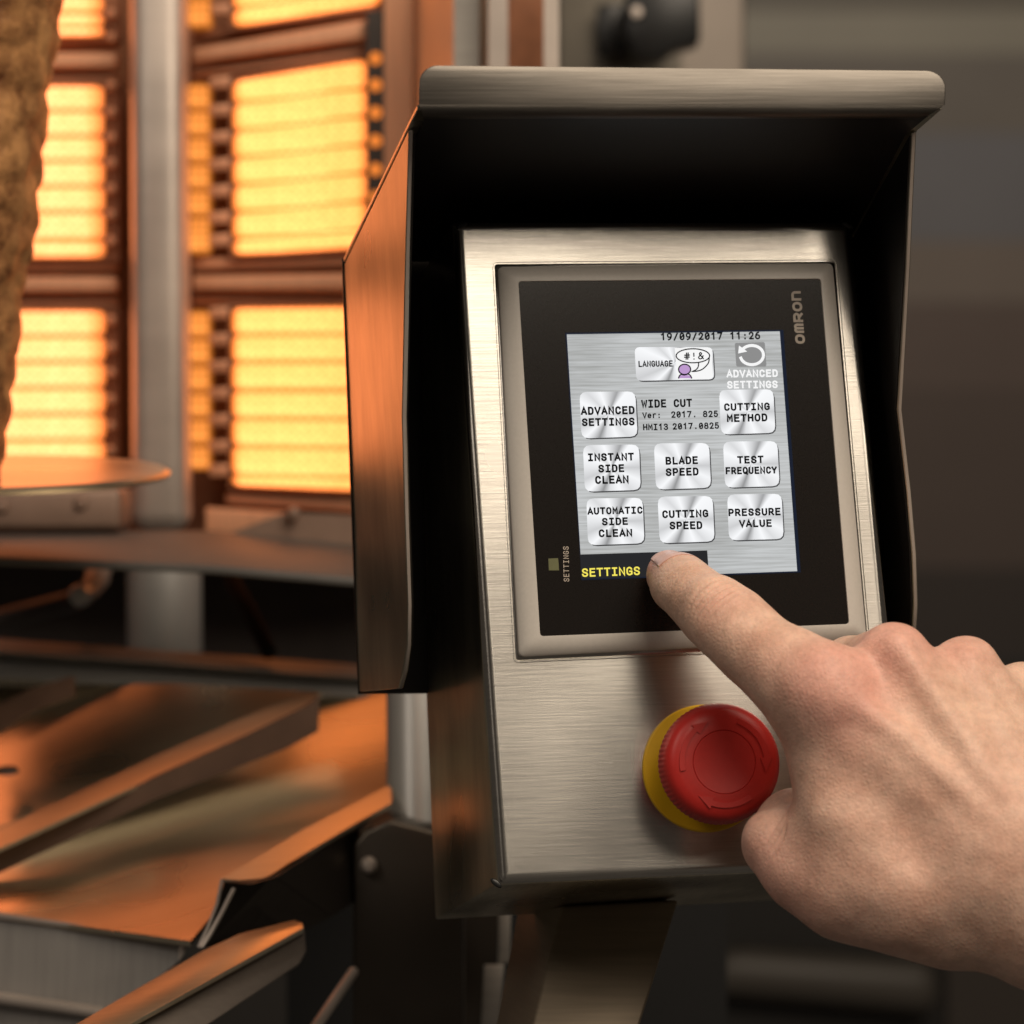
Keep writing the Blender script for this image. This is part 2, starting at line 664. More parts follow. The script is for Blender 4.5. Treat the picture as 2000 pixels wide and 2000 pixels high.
# screen background: brushed grey picture
def screen_mat():
    m = bpy.data.materials.new('screen_picture')
    m.use_nodes = True
    nt = m.node_tree
    nt.nodes.remove(nt.nodes['Principled BSDF'])
    L = nt.links.new
    tc = nd(nt, 'ShaderNodeTexCoord')
    mp = nd(nt, 'ShaderNodeMapping')
    mp.inputs['Scale'].default_value = (45, 1300, 10)
    mp.inputs['Rotation'].default_value = (0, 0, R(-1.2))
    L(tc.outputs['Object'], mp.inputs['Vector'])
    ns = nd(nt, 'ShaderNodeTexNoise', i_Scale=1.0, i_Detail=3.0, i_Roughness=0.6)
    L(mp.outputs[0], ns.inputs['Vector'])
    n2 = nd(nt, 'ShaderNodeTexNoise', i_Scale=26.0, i_Detail=1.0)
    L(tc.outputs['Object'], n2.inputs['Vector'])
    ad = nd(nt, 'ShaderNodeMath', operation='MULTIPLY_ADD')
    L(n2.outputs[0], ad.inputs[0])
    ad.inputs[1].default_value = 0.7
    L(ns.outputs[0], ad.inputs[2])
    cr = nd(nt, 'ShaderNodeValToRGB')
    cr.color_ramp.elements[0].position = 0.55
    cr.color_ramp.elements[0].color = (0.34, 0.345, 0.335, 1)
    cr.color_ramp.elements[1].position = 1.1
    cr.color_ramp.elements[1].color = (0.57, 0.585, 0.59, 1)
    L(ad.outputs[0], cr.inputs[0])
    e = nd(nt, 'ShaderNodeEmission')
    L(cr.outputs[0], e.inputs[0])
    e.inputs[1].default_value = 1.0
    L(e.outputs[0], nt.nodes['Material Output'].inputs[0])
    return m


def conic_mat():
    """round brushed metal picture of a key: brightness follows the angle round the key's middle"""
    m = bpy.data.materials.new('key_picture')
    m.use_nodes = True
    nt = m.node_tree
    nt.nodes.remove(nt.nodes['Principled BSDF'])
    L = nt.links.new
    tc = nd(nt, 'ShaderNodeTexCoord')
    sp = nd(nt, 'ShaderNodeSeparateXYZ')
    L(tc.outputs['Object'], sp.inputs[0])
    at = nd(nt, 'ShaderNodeMath', operation='ARCTAN2')
    L(sp.outputs[1], at.inputs[0])
    L(sp.outputs[0], at.inputs[1])
    mr = nd(nt, 'ShaderNodeMapRange')
    mr.inputs['From Min'].default_value = -math.pi
    mr.inputs['From Max'].default_value = math.pi
    L(at.outputs[0], mr.inputs['Value'])
    cr = nd(nt, 'ShaderNodeValToRGB')
    els = [(0.0, 0.80), (0.06, 0.62), (0.12, 0.95), (0.185, 0.30), (0.23, 0.75), (0.30, 1.0), (0.36, 0.72), (0.43, 0.92), (0.50, 0.60),
           (0.56, 0.90), (0.64, 0.98), (0.685, 0.36), (0.73, 0.62), (0.80, 1.0), (0.87, 0.70), (0.93, 0.95), (1.0, 0.80)]
    r = cr.color_ramp
    while len(r.elements) < len(els):
        r.elements.new(0.5)
    for el, (p, v) in zip(r.elements, els):
        el.position = p
        v = min(1.0, v * 1.05)
        el.color = (v * 0.95, v * 0.96, v * 0.98, 1)
    L(mr.outputs[0], cr.inputs[0])
    e = nd(nt, 'ShaderNodeEmission')
    L(cr.outputs[0], e.inputs[0])
    e.inputs[1].default_value = 1.0
    L(e.outputs[0], nt.nodes['Material Output'].inputs[0])
    return m


M_SCREEN = screen_mat()
M_KEY = conic_mat()
M_TXT = glow('picture_black', (0.006, 0.006, 0.006), 1)
M_WHT = glow('picture_white', (0.93, 0.93, 0.93), 1)
M_YEL = glow('picture_yellow', (0.95, 0.82, 0.12), 1)
M_SHD = glow('picture_shadow', (0.06, 0.06, 0.062), 1)
M_GRY = glow('picture_grey', (0.27, 0.27, 0.27), 1)
M_BAR = glow('picture_bar', (0.022, 0.022, 0.024), 1)
M_LIL = glow('picture_lilac', (0.52, 0.33, 0.62), 1)
M_NAVY = glow('screen_rim', (0.012, 0.016, 0.03), 1)
M_PRINT = plain('tan_print', (0.36, 0.31, 0.26), 0.5)
M_PRINT2 = plain('pale_print', (0.50, 0.43, 0.36), 0.5)
M_LED = plain('led_window', (0.12, 0.125, 0.045), 0.4)

rim = [(1104, 650), (1530, 644), (1564, 1118), (1136, 1133)]
ppart('display_rim', plate_me(rim, HS - 0.07), M_NAVY, term)
scr = [(1107, 653), (1523, 647), (1557, 1115.5), (1137, 1130)]
ppart('display', plate_me(scr, HS), M_SCREEN, term)

# ---- stroke lettering (monospaced, slab I, slashed zero), every stroke a ribbon of its own
def cat(pts, n=6, closed=False):
    P = [Vector((p[0], p[1])) for p in pts]
    out = []
    m = len(P)
    rng = range(m if closed else m - 1)
    for i in rng:
        if closed:
            p0, p1, p2, p3 = P[(i - 1) % m], P[i], P[(i + 1) % m], P[(i + 2) % m]
        else:
            p0, p1, p2, p3 = P[max(i - 1, 0)], P[i], P[i + 1], P[min(i + 2, m - 1)]
        for k in range(n):
            t = k / n
            out.append(0.5 * ((2 * p1) + (-p0 + p2) * t + (2 * p0 - 5 * p1 + 4 * p2 - p3) * t * t + (-p0 + 3 * p1 - 3 * p2 + p3) * t ** 3))
    out.append(P[0].copy() if closed else P[-1])
    return [(v.x, v.y) for v in out]


def ell(cx, cy, rx, ry, a0, a1, n=20):
    return [(cx + rx * math.cos(R(a0 + (a1 - a0) * k / n)), cy + ry * math.sin(R(a0 + (a1 - a0) * k / n))) for k in range(n + 1)]


def oval(x0=0.06, x1=0.94, y0=0.0, y1=1.0):
    cx, cy, rx, ry = (x0 + x1) / 2, (y0 + y1) / 2, (x1 - x0) / 2, (y1 - y0) / 2
    out = []
    for k in range(33):
        a = 2 * math.pi * k / 32
        c, s = math.cos(a), math.sin(a)
        out.append((cx + rx * math.copysign(abs(c) ** 0.85, c), cy + ry * math.copysign(abs(s) ** 0.85, s)))
    return out


GL = {
    'A': [[(0, 0), (0.5, 1), (1, 0)], [(0.2, 0.3), (0.8, 0.3)]],
    'B': [[(0.1, 0), (0.1, 1)], [(0.1, 1), (0.55, 1)] + ell(0.58, 0.76, 0.3, 0.24, 90, -90, 8) + [(0.1, 0.52)],
          [(0.1, 0.52), (0.6, 0.52)] + ell(0.62, 0.26, 0.33, 0.26, 90, -90, 8) + [(0.1, 0)]],
    'C': [ell(0.52, 0.66, 0.42, 0.34, 15, 90, 6) + ell(0.52, 0.66, 0.42, 0.34, 90, 180, 6) + ell(0.52, 0.34, 0.42, 0.34, 180, 345, 12)],
    'D': [[(0.1, 0), (0.1, 1)], [(0.1, 1), (0.45, 1)] + ell(0.48, 0.64, 0.44, 0.36, 90, 0, 7) + ell(0.48, 0.36, 0.44, 0.36, 0, -90, 7) + [(0.1, 0)]],
    'E': [[(0.92, 1), (0.12, 1), (0.12, 0), (0.94, 0)], [(0.12, 0.53), (0.84, 0.53)]],
    'F': [[(0.94, 1), (0.14, 1), (0.14, 0)], [(0.14, 0.48), (0.86, 0.48)]],
    'G': [ell(0.5, 0.66, 0.42, 0.34, 20, 180, 12) + ell(0.5, 0.34, 0.42, 0.34, 180, 300, 8) + [(0.92, 0.12), (0.92, 0.47), (0.55, 0.47)]],
    'H': [[(0.08, 0), (0.08, 1)], [(0.92, 0), (0.92, 1)], [(0.08, 0.52), (0.92, 0.52)]],
    'I': [[(0.5, 0), (0.5, 1)], [(0.12, 1), (0.88, 1)], [(0.12, 0), (0.88, 0)]],
    'L': [[(0.16, 1), (0.16, 0), (0.95, 0)]],
    'M': [[(0.06, 0), (0.06, 1), (0.5, 0.35), (0.94, 1), (0.94, 0)]],
    'N': [[(0.08, 0), (0.08, 1), (0.92, 0), (0.92, 1)]],
    'O': [oval()],
    'P': [[(0.12, 0), (0.12, 1)], [(0.12, 1), (0.6, 1)] + ell(0.62, 0.71, 0.32, 0.29, 90, -90, 10) + [(0.12, 0.42)]],
    'Q': [oval(), [(0.55, 0.18), (0.98, -0.13)]],
    'R': [[(0.1, 0), (0.1, 1)], [(0.1, 1), (0.55, 1)] + ell(0.57, 0.73, 0.32, 0.27, 90, -90, 10) + [(0.1, 0.46)], [(0.5, 0.46), (0.97, 0)]],
    'S': [cat([(0.92, 0.76), (0.8, 0.94), (0.5, 1.0), (0.2, 0.93), (0.1, 0.75), (0.24, 0.58), (0.5, 0.5), (0.8, 0.41), (0.92, 0.25), (0.8, 0.07), (0.5, 0.0), (0.18, 0.07), (0.06, 0.27)], 4)],
    'T': [[(0.02, 1), (0.98, 1)], [(0.5, 1), (0.5, 0)]],
    'U': [[(0.08, 1), (0.08, 0.36)] + ell(0.5, 0.34, 0.42, 0.34, 180, 360, 14) + [(0.92, 1)]],
    'V': [[(0.0, 1), (0.5, 0), (1.0, 1)]],
    'W': [[(0.0, 1), (0.22, 0), (0.5, 0.8), (0.78, 0), (1.0, 1)]],
    'Y': [[(0.0, 1), (0.5, 0.42), (1.0, 1)], [(0.5, 0.42), (0.5, 0)]],
    'e': [[(0.1, 0.38), (0.9, 0.38)] + ell(0.5, 0.38, 0.4, 0.36, 0, 315, 16)],
    'r': [[(0.25, 0), (0.25, 0.74)], cat([(0.25, 0.5), (0.45, 0.7), (0.7, 0.76), (0.9, 0.73)], 4)],
    ':': [[(0.5, 0.0), (0.5, 0.12)], [(0.5, 0.56), (0.5, 0.68)]],
    '.': [[(0.5, 0.0), (0.5, 0.12)]],
    '/': [[(0.15, -0.08), (0.85, 1.0)]],
    '0': [oval(0.1, 0.9), [(0.24, 0.28), (0.76, 0.72)]],
    '1': [[(0.18, 0.8), (0.55, 1.0), (0.55, 0)]],
    '2': [cat([(0.12, 0.74), (0.2, 0.92), (0.5, 1.0), (0.8, 0.9), (0.86, 0.7), (0.7, 0.46), (0.4, 0.2), (0.14, 0.02)], 4), [(0.12, 0), (0.94, 0)]],
    '3': [cat([(0.1, 0.8), (0.25, 0.95), (0.5, 1.0), (0.78, 0.92), (0.86, 0.74), (0.72, 0.56), (0.4, 0.53)], 4), cat([(0.4, 0.53), (0.76, 0.48), (0.9, 0.27), (0.78, 0.07), (0.5, 0), (0.2, 0.06), (0.08, 0.22)], 4)],
    '5': [[(0.84, 1), (0.24, 1), (0.18, 0.52)], cat([(0.18, 0.52), (0.5, 0.64), (0.8, 0.54), (0.9, 0.32), (0.78, 0.08), (0.48, 0), (0.2, 0.07), (0.1, 0.22)], 4)],
    '6': [cat([(0.74, 1.0), (0.4, 0.9), (0.16, 0.6), (0.1, 0.32)], 4), oval(0.1, 0.9, 0, 0.6)],
    '7': [[(0.06, 1), (0.92, 1), (0.36, 0)]],
    '8': [oval(0.16, 0.84, 0.52, 1.0), oval(0.08, 0.92, 0.0, 0.52)],
    '9': [oval(0.1, 0.9, 0.4, 1.0), cat([(0.9, 0.7), (0.84, 0.4), (0.6, 0.1), (0.26, 0)], 4)],
    '#': [[(0.3, 0), (0.45, 1)], [(0.62, 0), (0.77, 1)], [(0.05, 0.66), (1, 0.66)], [(0, 0.34), (0.95, 0.34)]],
    '!': [[(0.5, 0.95), (0.5, 0.45)], [(0.5, -0.02), (0.5, 0.03)]],
    '&': [cat([(1.0, 0.0), (0.6, 0.42), (0.3, 0.7), (0.3, 0.9), (0.48, 1.0), (0.66, 0.88), (0.6, 0.7), (0.3, 0.5), (0.08, 0.28), (0.16, 0.06), (0.44, 0.0), (0.75, 0.14), (0.95, 0.5)], 5)],
}


def ribbon(bm, pts, t, f, z):
    """pts in em units -> f maps to picture units; t half width in picture units"""
    Q = [Vector(f(*p)) for p in pts]
    C = [Q[0]]
    for q in Q[1:]:
        if (q - C[-1]).length > 1e-4:
            C.append(q)
    Q = C
    if len(Q) < 2:
        return
    closed = (Q[0] - Q[-1]).length < 1e-3
    if closed:
        Q = Q[:-1]
    n = len(Q)
    L_, R_ = [], []
    for i in range(n):
        if closed:
            a, b = Q[i - 1], Q[(i + 1) % n]
            d1, d2 = (Q[i] - a).normalized(), (b - Q[i]).normalized()
        else:
            d1 = (Q[i] - Q[i - 1]).normalized() if i else (Q[1] - Q[0]).normalized()
            d2 = (Q[i + 1] - Q[i]).normalized() if i < n - 1 else d1
        m = d1 + d2
        if m.length < 1e-3:
            m = d1
        m.normalize()
        nrm = Vector((-m.y, m.x))
        k = t / max(0.45, abs(nrm.dot(Vector((-d1.y, d1.x)))))
        q = Q[i].copy()
        if not closed and i == 0:
            q -= d1 * t * 0.75
        if not closed and i == n - 1:
            q += d1 * t * 0.75
        L_.append(bm.verts.new(PL(*(q + nrm * k), z)))
        R_.append(bm.verts.new(PL(*(q - nrm * k), z)))
    for i in range(n if closed else n - 1):
        j = (i + 1) % n
        bm.faces.new((L_[i], L_[j], R_[j], R_[i]))


def text_into(bm, s, x0, x1, b0, b1, cap, z, weight=0.155, gw=0.87, zoom=True, vert=False):
    n = len(s)
    cap = cap + 4
    adv = (x1 - x0) / (n - 1 + gw)
    t = cap * weight / 2 * (0.2795 if zoom else 1)
    lean = -0.045
    cnt = 0
    for i, ch in enumerate(s):
        if ch == ' ':
            continue
        for st in GL[ch]:
            cnt += 1
            inset = weight * cap / adv * 0.5

            def f(gx, gy, i=i):
                tx = x0 + adv * (i + gw * (0.5 + (gx - 0.5) * (1 - weight * 0.9)))
                ss = (tx - x0) / max(1e-6, (x1 - x0))
                yy = gy * (1 - weight) + weight / 2
                ty = b0 + (b1 - b0) * ss - yy * cap
                tx -= yy * cap * 0.045
                return Z(tx, ty) if zoom else (tx, ty)
            ribbon(bm, st, t, f, z + 0.0015 * (cnt % 5))


def lettering(lines, mat, parent, h=HS + 0.10, weight=0.155, name='lettering'):
    bm = bmesh.new()
    for ln in lines:
        text_into(bm, *ln, h, weight=weight)
    me = bm_mesh(bm)
    return ppart(name, me, mat, parent)


def rr_quad(tl, tr, br, bl, r=0.16, seg=3):
    """rounded corner outline in Z units"""
    c = [Vector(tl), Vector(tr), Vector(br), Vector(bl)]
    out = []
    for i in range(4):
        p, a, b = c[i], c[i - 1], c[(i + 1) % 4]
        da, db = (a - p), (b - p)
        rr = min(da.length, db.length) * r
        s, e = p + da.normalized() * rr, p + db.normalized() * rr
        for k in range(seg + 1):
            t = k / seg
            q = s * (1 - t) ** 2 + p * 2 * t * (1 - t) + e * t * t
            out.append((q.x, q.y))
    return out


def key(q, lines, label, wt=0.19):
    cx = sum(p[0] for p in q) / 4
    cy = sum(p[1] for p in q) / 4
    c = PL(*Z(cx, cy), HS + 0.05)
    M = FR @ Matrix.Translation(c)
    out = rr_quad(*q)
    P = [PL(*Z(x, y), HS + 0.05) - c for x, y in out]
    me = prism(P, [p + Vector((0, 0, -0.00003)) for p in P])
    k = obj('screen_key', me, M_KEY, term, M, label=label)
    sh = [(x + 8, y + 9) for x, y in rr_quad(*q, r=0.18)]
    bpy.context.view_layer.update()
    ppart('key_shadow', flat([Z(x, y) for x, y in sh], HS + 0.012), M_SHD, k)
    lettering(lines, M_TXT, k, weight=wt)
    return k


bpy.context.view_layer.update()
key([(185, 520), (575, 517), (592, 832), (200, 846)], [('ADVANCED', 197, 572, 683, 676, 54), ('SETTINGS', 203, 572, 761, 755, 52)], 'key reading ADVANCED SETTINGS', 0.23)
key([(1160, 506), (1540, 502), (1555, 806), (1175, 818)], [('CUTTING', 1196, 1517, 654, 648, 50), ('METHOD', 1216, 1500, 733, 726, 52)], 'key reading CUTTING METHOD', 0.23)
key([(209, 893), (601, 888), (614, 1205), (223, 1218)], [('INSTANT', 243, 567, 1006, 1001, 52), ('SIDE', 318, 500, 1085, 1081, 52), ('CLEAN', 295, 531, 1165, 1160, 54)], 'key reading INSTANT SIDE CLEAN', 0.23)
key([(705, 880), (1091, 877), (1105, 1190), (720, 1203)], [('BLADE', 787, 1015, 1030, 1025, 52), ('SPEED', 789, 1019, 1110, 1104, 52)], 'key reading BLADE SPEED', 0.23)
key([(1188, 867), (1568, 864), (1584, 1178), (1203, 1190)], [('TEST', 1289, 1473, 1023, 1019, 50), ('FREQUENCY', 1206, 1565, 1098, 1092, 48)], 'key reading TEST FREQUENCY', 0.23)
key([(233, 1265), (626, 1260), (640, 1578), (245, 1592)], [('AUTOMATIC', 243, 627, 1380, 1372, 48), ('SIDE', 343, 526, 1455, 1450, 50), ('CLEAN', 320, 556, 1537, 1532, 52)], 'key reading AUTOMATIC SIDE CLEAN', 0.23)
key([(731, 1252), (1116, 1248), (1130, 1565), (746, 1578)], [('CUTTING', 764, 1087, 1404, 1397, 52), ('SPEED', 816, 1045, 1483, 1479, 52)], 'key reading CUTTING SPEED', 0.23)
key([(1217, 1237), (1598, 1232), (1613, 1548), (1230, 1558)], [('PRESSURE', 1225, 1593, 1391, 1383, 50), ('VALUE', 1303, 1531, 1468, 1464, 50)], 'key reading PRESSURE VALUE', 0.23)

# language key with its speech picture
kl = key([(570, 207), (1115, 208), (1128, 432), (583, 443)], [('LANGUAGE', 597, 838, 347, 344, 40)], 'wide key reading LANGUAGE with a speech bubble picture', 0.20)
bpy.context.view_layer.update()
me = flat([Z(x, y) for x, y in [(850, 213), (1085, 211), (1108, 222), (1118, 415), (1095, 432), (870, 432)]], HS + 0.075)
ppart('icon_ground', me, M_WHT, kl)


def shape_line(lines, mat, parent, half, h, name):
    bm = bmesh.new()
    for i, ln in enumerate(lines):
        ribbon(bm, ln, half, lambda x, y: Z(x, y), h + 0.003 * i)
    return ppart(name, bm_mesh(bm), mat, parent)


bubble = [(978 + 117 * math.cos(R(a)), 268 + 49 * math.sin(R(a))) for a in range(0, 361, 10)]
tail = cat([(1092, 285), (1085, 320), (1050, 358), (1012, 374), (972, 378)], 5) + cat([(972, 378), (1000, 365), (1015, 345), (1018, 318)], 4)
shape_line([bubble, tail], M_TXT, kl, 1.15, HS + 0.10, 'speech_bubble')
me = flat([Z(920 + 42 * math.cos(R(a)), 363 + 36 * math.sin(R(a))) for a in range(0, 360, 12)], HS + 0.088)
ppart('icon_head', me, M_LIL, kl)
me = flat([Z(x, y) for x, y in [(880, 425), (888, 408), (905, 402), (940, 402), (960, 410), (968, 425)]], HS + 0.086)
ppart('icon_shoulders', me, M_LIL, kl)
head = [(920 + 42 * math.cos(R(a)), 363 + 36 * math.sin(R(a))) for a in range(0, 361, 10)]
sho = cat([(878, 424), (884, 408), (898, 398), (918, 402), (945, 396), (962, 408), (969, 424)], 4)
shape_line([head, sho], M_TXT, kl, 1.25, HS + 0.10, 'icon_outline')
lettering([('#!&', 917, 1055, 297, 293, 48)], M_TXT, kl, weight=0.16)

# refresh picture and the other writing on the display
ik = ppart('refresh_icon', plate_me([Z(x, y) for x, y in rr_quad((1270, 178), (1480, 172), (1492, 343), (1282, 345), 0.08)], HS + 0.05, 0.00003), M_GRY, term)
bpy.context.view_layer.update()
arc = [(1390 + 81 * math.cos(R(a)), 263 + 67 * math.sin(R(a))) for a in range(-140, 172, 8)]
shape_line([arc], M_WHT, ik, 2.9, HS + 0.09, 'icon_arrow')
ppart('icon_arrow', flat([Z(x, y) for x, y in [(1300, 196), (1358, 238), (1294, 252)]], HS + 0.105), M_WHT, ik)
lettering([('ADVANCED', 1215, 1573, 420, 416, 50), ('SETTINGS', 1218, 1572, 498, 494, 50)], M_WHT, term, weight=0.215)
lettering([('19/09/2017 11:26', 752, 1450, 162, 153, 50)], M_TXT, term, weight=0.20)
lettering([('WIDE CUT', 620, 973, 633, 626, 54)], M_TXT, term, weight=0.215)
lettering([('Ver:', 627, 757, 707, 704, 40), ('2017. 825', 826, 1155, 702, 696, 42), ('HMI13', 630, 806, 790, 787, 42), ('2017.0825', 836, 1162, 785, 778, 42)], M_TXT, term, weight=0.20)
bar = ppart('status_bar', plate_me([Z(x, y) for x, y in [(190, 1657), (1078, 1628), (1090, 1797), (196, 1826)]], HS + 0.05, 0.00003), M_BAR, term)
bpy.context.view_layer.update()
lettering([('SETTINGS', 203, 610, 1814, 1800, 56)], M_YEL, bar, weight=0.18)


# printed writing on the black surround, reading upwards
def vtext(s, xb, y0, y1, cap, mat, parent, weight, gw, lean=0.0, name='lettering', glyphs=None):
    """baseline at x = xb (right side), from y0 (bottom) up to y1"""
    bm = bmesh.new()
    n = len(s)
    adv = (y0 - y1) / (n - 1 + gw)
    for i, ch in enumerate(s):
        for j, st in enumerate((glyphs or GL)[ch]):
            def f(gx, gy, i=i):
                ty = y0 - adv * (i + gw * (0.5 + (gx - 0.5) * (1 - weight * 0.9)))
                tx = xb - (gy * (1 - weight) + weight / 2) * cap + (ty - y0) * lean
                return (tx, ty)
            ribbon(bm, st, cap * weight / 2, f, GH + 0.12 + 0.004 * j)
    return ppart(name, bm_mesh(bm), mat, parent)


vtext('SETTINGS', 1112, 1136, 1067, 11.0, M_PRINT2, term, 0.13, 0.78, 0.02)
GO = {'o': [oval(0.0, 1.0, 0, 1)],
      'm': [[(0, 0), (0, 0.7)] + ell(0.25, 0.72, 0.25, 0.28, 180, 0, 10) + [(0.5, 0)], ell(0.75, 0.72, 0.25, 0.28, 180, 0, 10) + [(1, 0)]],
      'R': [[(0, 0), (0, 1), (0.6, 1)] + ell(0.62, 0.7, 0.38, 0.3, 90, -90, 10) + [(0.0, 0.4)], [(0.5, 0.4), (1.0, 0)]],
      'n': [[(0, 0), (0, 1), (0.6, 1)] + ell(0.62, 0.65, 0.38, 0.35, 90, 0, 8) + [(1, 0)]]}
vtext('omRon', 1573, 671, 569, 19.5, M_PRINT, term, 0.25, 0.84, 0.085, glyphs=GO)
ppart('indicator', plate_me([(1071, 1091), (1090, 1090), (1092, 1114), (1072, 1114)], GH + 0.15, 0.0002), M_LED, term)

# ------------------------------------------------------------------ EMERGENCY STOP BUTTON
cp = PL(1377, 1501, 0.0)
FB = FR @ Matrix.Translation(cp)
stop = thing('emergency_stop_button', 'red mushroom emergency stop button on a round yellow disc below the touch screen', 'stop button', matrix=FB)
obj('yellow_disc', lathe([(0, 0.0016), (0.0204, 0.0016), (0.0209, 0.0012), (0.0210, 0.0), (0, 0.0)], 96), M_YELLOW, stop, FB)
obj('collar', lathe([(0, 0.0016), (0.0150, 0.0017), (0.0155, 0.010), (0.0172, 0.0125), (0.0172, 0.0165), (0.0, 0.0165)], 64), M_COLLAR, stop, FB)


def cap_profile():
    return [(0.0, 0.0165), (0.0165, 0.0165), (0.0186, 0.0172), (0.0193, 0.0185), (0.0195, 0.0205), (0.0194, 0.0235), (0.0190, 0.0258), (0.0181, 0.0280),
            (0.0166, 0.0293), (0.0145, 0.0298), (0.0107, 0.0299), (0.01035, 0.0299), (0.0102, 0.02955), (0.0100, 0.0298), (0.0085, 0.0297), (0.006, 0.0295), (0.003, 0.0294), (0.0, 0.0294)]


def knurl(a, i):
    if 2 <= i <= 5:
        return 1.0 + 0.012 * (0.5 + 0.5 * math.cos(a * 72)) - 0.004
    return 1.0


FC = FB.copy()
capo = obj('red_cap', lathe(cap_profile(), 576, knurl), M_RED, stop, FC)


def arrow_me(a0, a1, r, hw, head):
    """sunken curved arrow built as a shallow raised rim: outline ribbons standing 0.25 mm proud"""
    pts = []
    s = 1 if a1 > a0 else -1
    n = 14
    tip = a1
    ab = a1 - s * head
    for k in range(n + 1):
        a = a0 + (ab - a0) * k / n
        pts.append(((r + hw) * math.cos(R(a)), (r + hw) * math.sin(R(a))))
    pts.append(((r + 2.3 * hw) * math.cos(R(ab)), (r + 2.3 * hw) * math.sin(R(ab))))
    pts.append((r * math.cos(R(tip)), r * math.sin(R(tip))))
    pts.append(((r - 2.3 * hw) * math.cos(R(ab)), (r - 2.3 * hw) * math.sin(R(ab))))
    for k in range(n + 1):
        a = ab + (a0 - ab) * k / n
        pts.append(((r - hw) * math.cos(R(a)), (r - hw) * math.sin(R(a))))
    P = [Vector((x, y, 0.03030)) for x, y in pts]
    return P


bpy.context.view_layer.update()
for a0, a1 in ((190, 110), (70, -15), (-55, -130)):
    P = arrow_me(a0, a1, 0.01385, 0.00085, 20)
    bm = bmesh.new()
    n = len(P)
    c = sum(P, Vector()) / n
    ring0 = [bm.verts.new(p + Vector((0, 0, -0.0005))) for p in P]
    ring1 = [bm.verts.new(p) for p in P]
    for k in range(n):
        bm.faces.new((ring0[k], ring0[(k + 1) % n], ring1[(k + 1) % n], ring1[k]))
    bm.faces.new(ring1)
    obj('arrow_mark', bm_mesh(bm, R(20)), M_RED, stop, FC)

# ------------------------------------------------------------------ GRILL BEHIND (heaters, posts, meat)
M_TILE = heater_mat('hot_ceramic', (1.0, 0.285, 0.085), 3.0, 5.4, dots=230)
M_TILEH = heater_mat('hottest_ceramic', (1.0, 0.285, 0.12), 3.8, 6.4, dots=230)
M_TILE2 = heater_mat('reflected_glow', (1.0, 0.34, 0.07), 0.95, 1.9, dots=300, patch=30)  # dim emission for the painted heater reflection
M_FRAME = steel('glow_tinted_steel', (0.74, 0.36, 0.20), 0.5, brush=(300, 10, 10), var=0.1, bump=0.02, stain=0.3, metallic=0.3)  # orange heater glow put into the base colour of rails and rungs
M_POST = steel('post_steel', (0.66, 0.57, 0.50), 0.45, brush=(10, 10, 30), var=0.06, bump=0.0, stain=0.25, metallic=0.6)
M_GREY = steel('grey_sheet', (0.42, 0.39, 0.35), 0.42, brush=(10, 10, 200), var=0.08, bump=0.0, stain=0.25, metallic=0.7)
M_DARK = plain('near_black_steel', (0.035, 0.024, 0.018), 0.6, var=0.2, scale=60)  # near-black brown, mottled at random
M_WARMDARK = plain('dark_glow_steel', (0.26, 0.10, 0.045), 0.5, metallic=0.4, var=0.2, scale=60)  # warm heater glow put into the colour of this dark steel
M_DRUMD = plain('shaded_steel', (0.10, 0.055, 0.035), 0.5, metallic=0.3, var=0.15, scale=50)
M_FRONT = steel('front_sheet', (0.40, 0.375, 0.35), 0.45, brush=(200, 10, 10), var=0.08, bump=0.0, stain=0.2, metallic=0.3)
M_DRUM = plain('drum_steel', (0.26, 0.17, 0.125), 0.5, metallic=0.4, var=0.12, scale=50)
M_SHELF = plain('dull_steel', (0.085, 0.080, 0.074), 0.6, metallic=0.0, var=0.08, scale=30)
M_SHELF2 = plain('pale_dull_steel', (0.22, 0.21, 0.195), 0.55, metallic=0.1, var=0.06, scale=30)
M_CABLE = plain('cable_rubber', (0.008, 0.008, 0.008), 0.85, spec=0.1)
M_TRAYR = steel('folded_steel', (0.80, 0.71, 0.53), 0.34, brush=(8, 200, 8), var=0.06, bump=0.0, stain=0.15)
M_TRAY = steel('tray_steel', (0.80, 0.70, 0.53), 0.30, brush=(8, 60, 8), var=0.04, bump=0.0, stain=0.15)

HD = 1.80


def lerp2(a, b, t):
    return (a[0] + (b[0] - a[0]) * t, a[1] + (b[1] - a[1]) * t)


def tile(parent, tl, tr, br, bl, d, mat, name='ceramic_tile'):
    """rounded glowing bar: front bulges towards the camera"""
    bm = bmesh.new()
    th = 0.016
    f = [W(*p, d) for p in (tl, tr, br, bl)]
    a = [bm.verts.new(p) for p in f]
    b = [bm.verts.new(p + Vector((0, th, 0))) for p in f]
    bm.faces.new(a)
    bm.faces.new(b[::-1])
    for i in range(4):
        j = (i + 1) % 4
        bm.faces.new((a[j], a[i], b[i], b[j]))
    bmesh.ops.recalc_face_normals(bm, faces=bm.faces)
    ex = [e for e in bm.edges if e.verts[0] in a and e.verts[1] in a]
    bmesh.ops.bevel(bm, geom=ex + [e for e in bm.edges if e not in ex and (e.verts[0] in a) != (e.verts[1] in a)], offset=0.0035, segments=3, profile=0.5, affect='EDGES')
    c = sum(f, Vector()) / 4
    me = bm_mesh(bm, R(60))
    me.transform(Matrix.Translation(-c))
    return obj(name, me, mat, parent, Matrix.Translation(c), True)


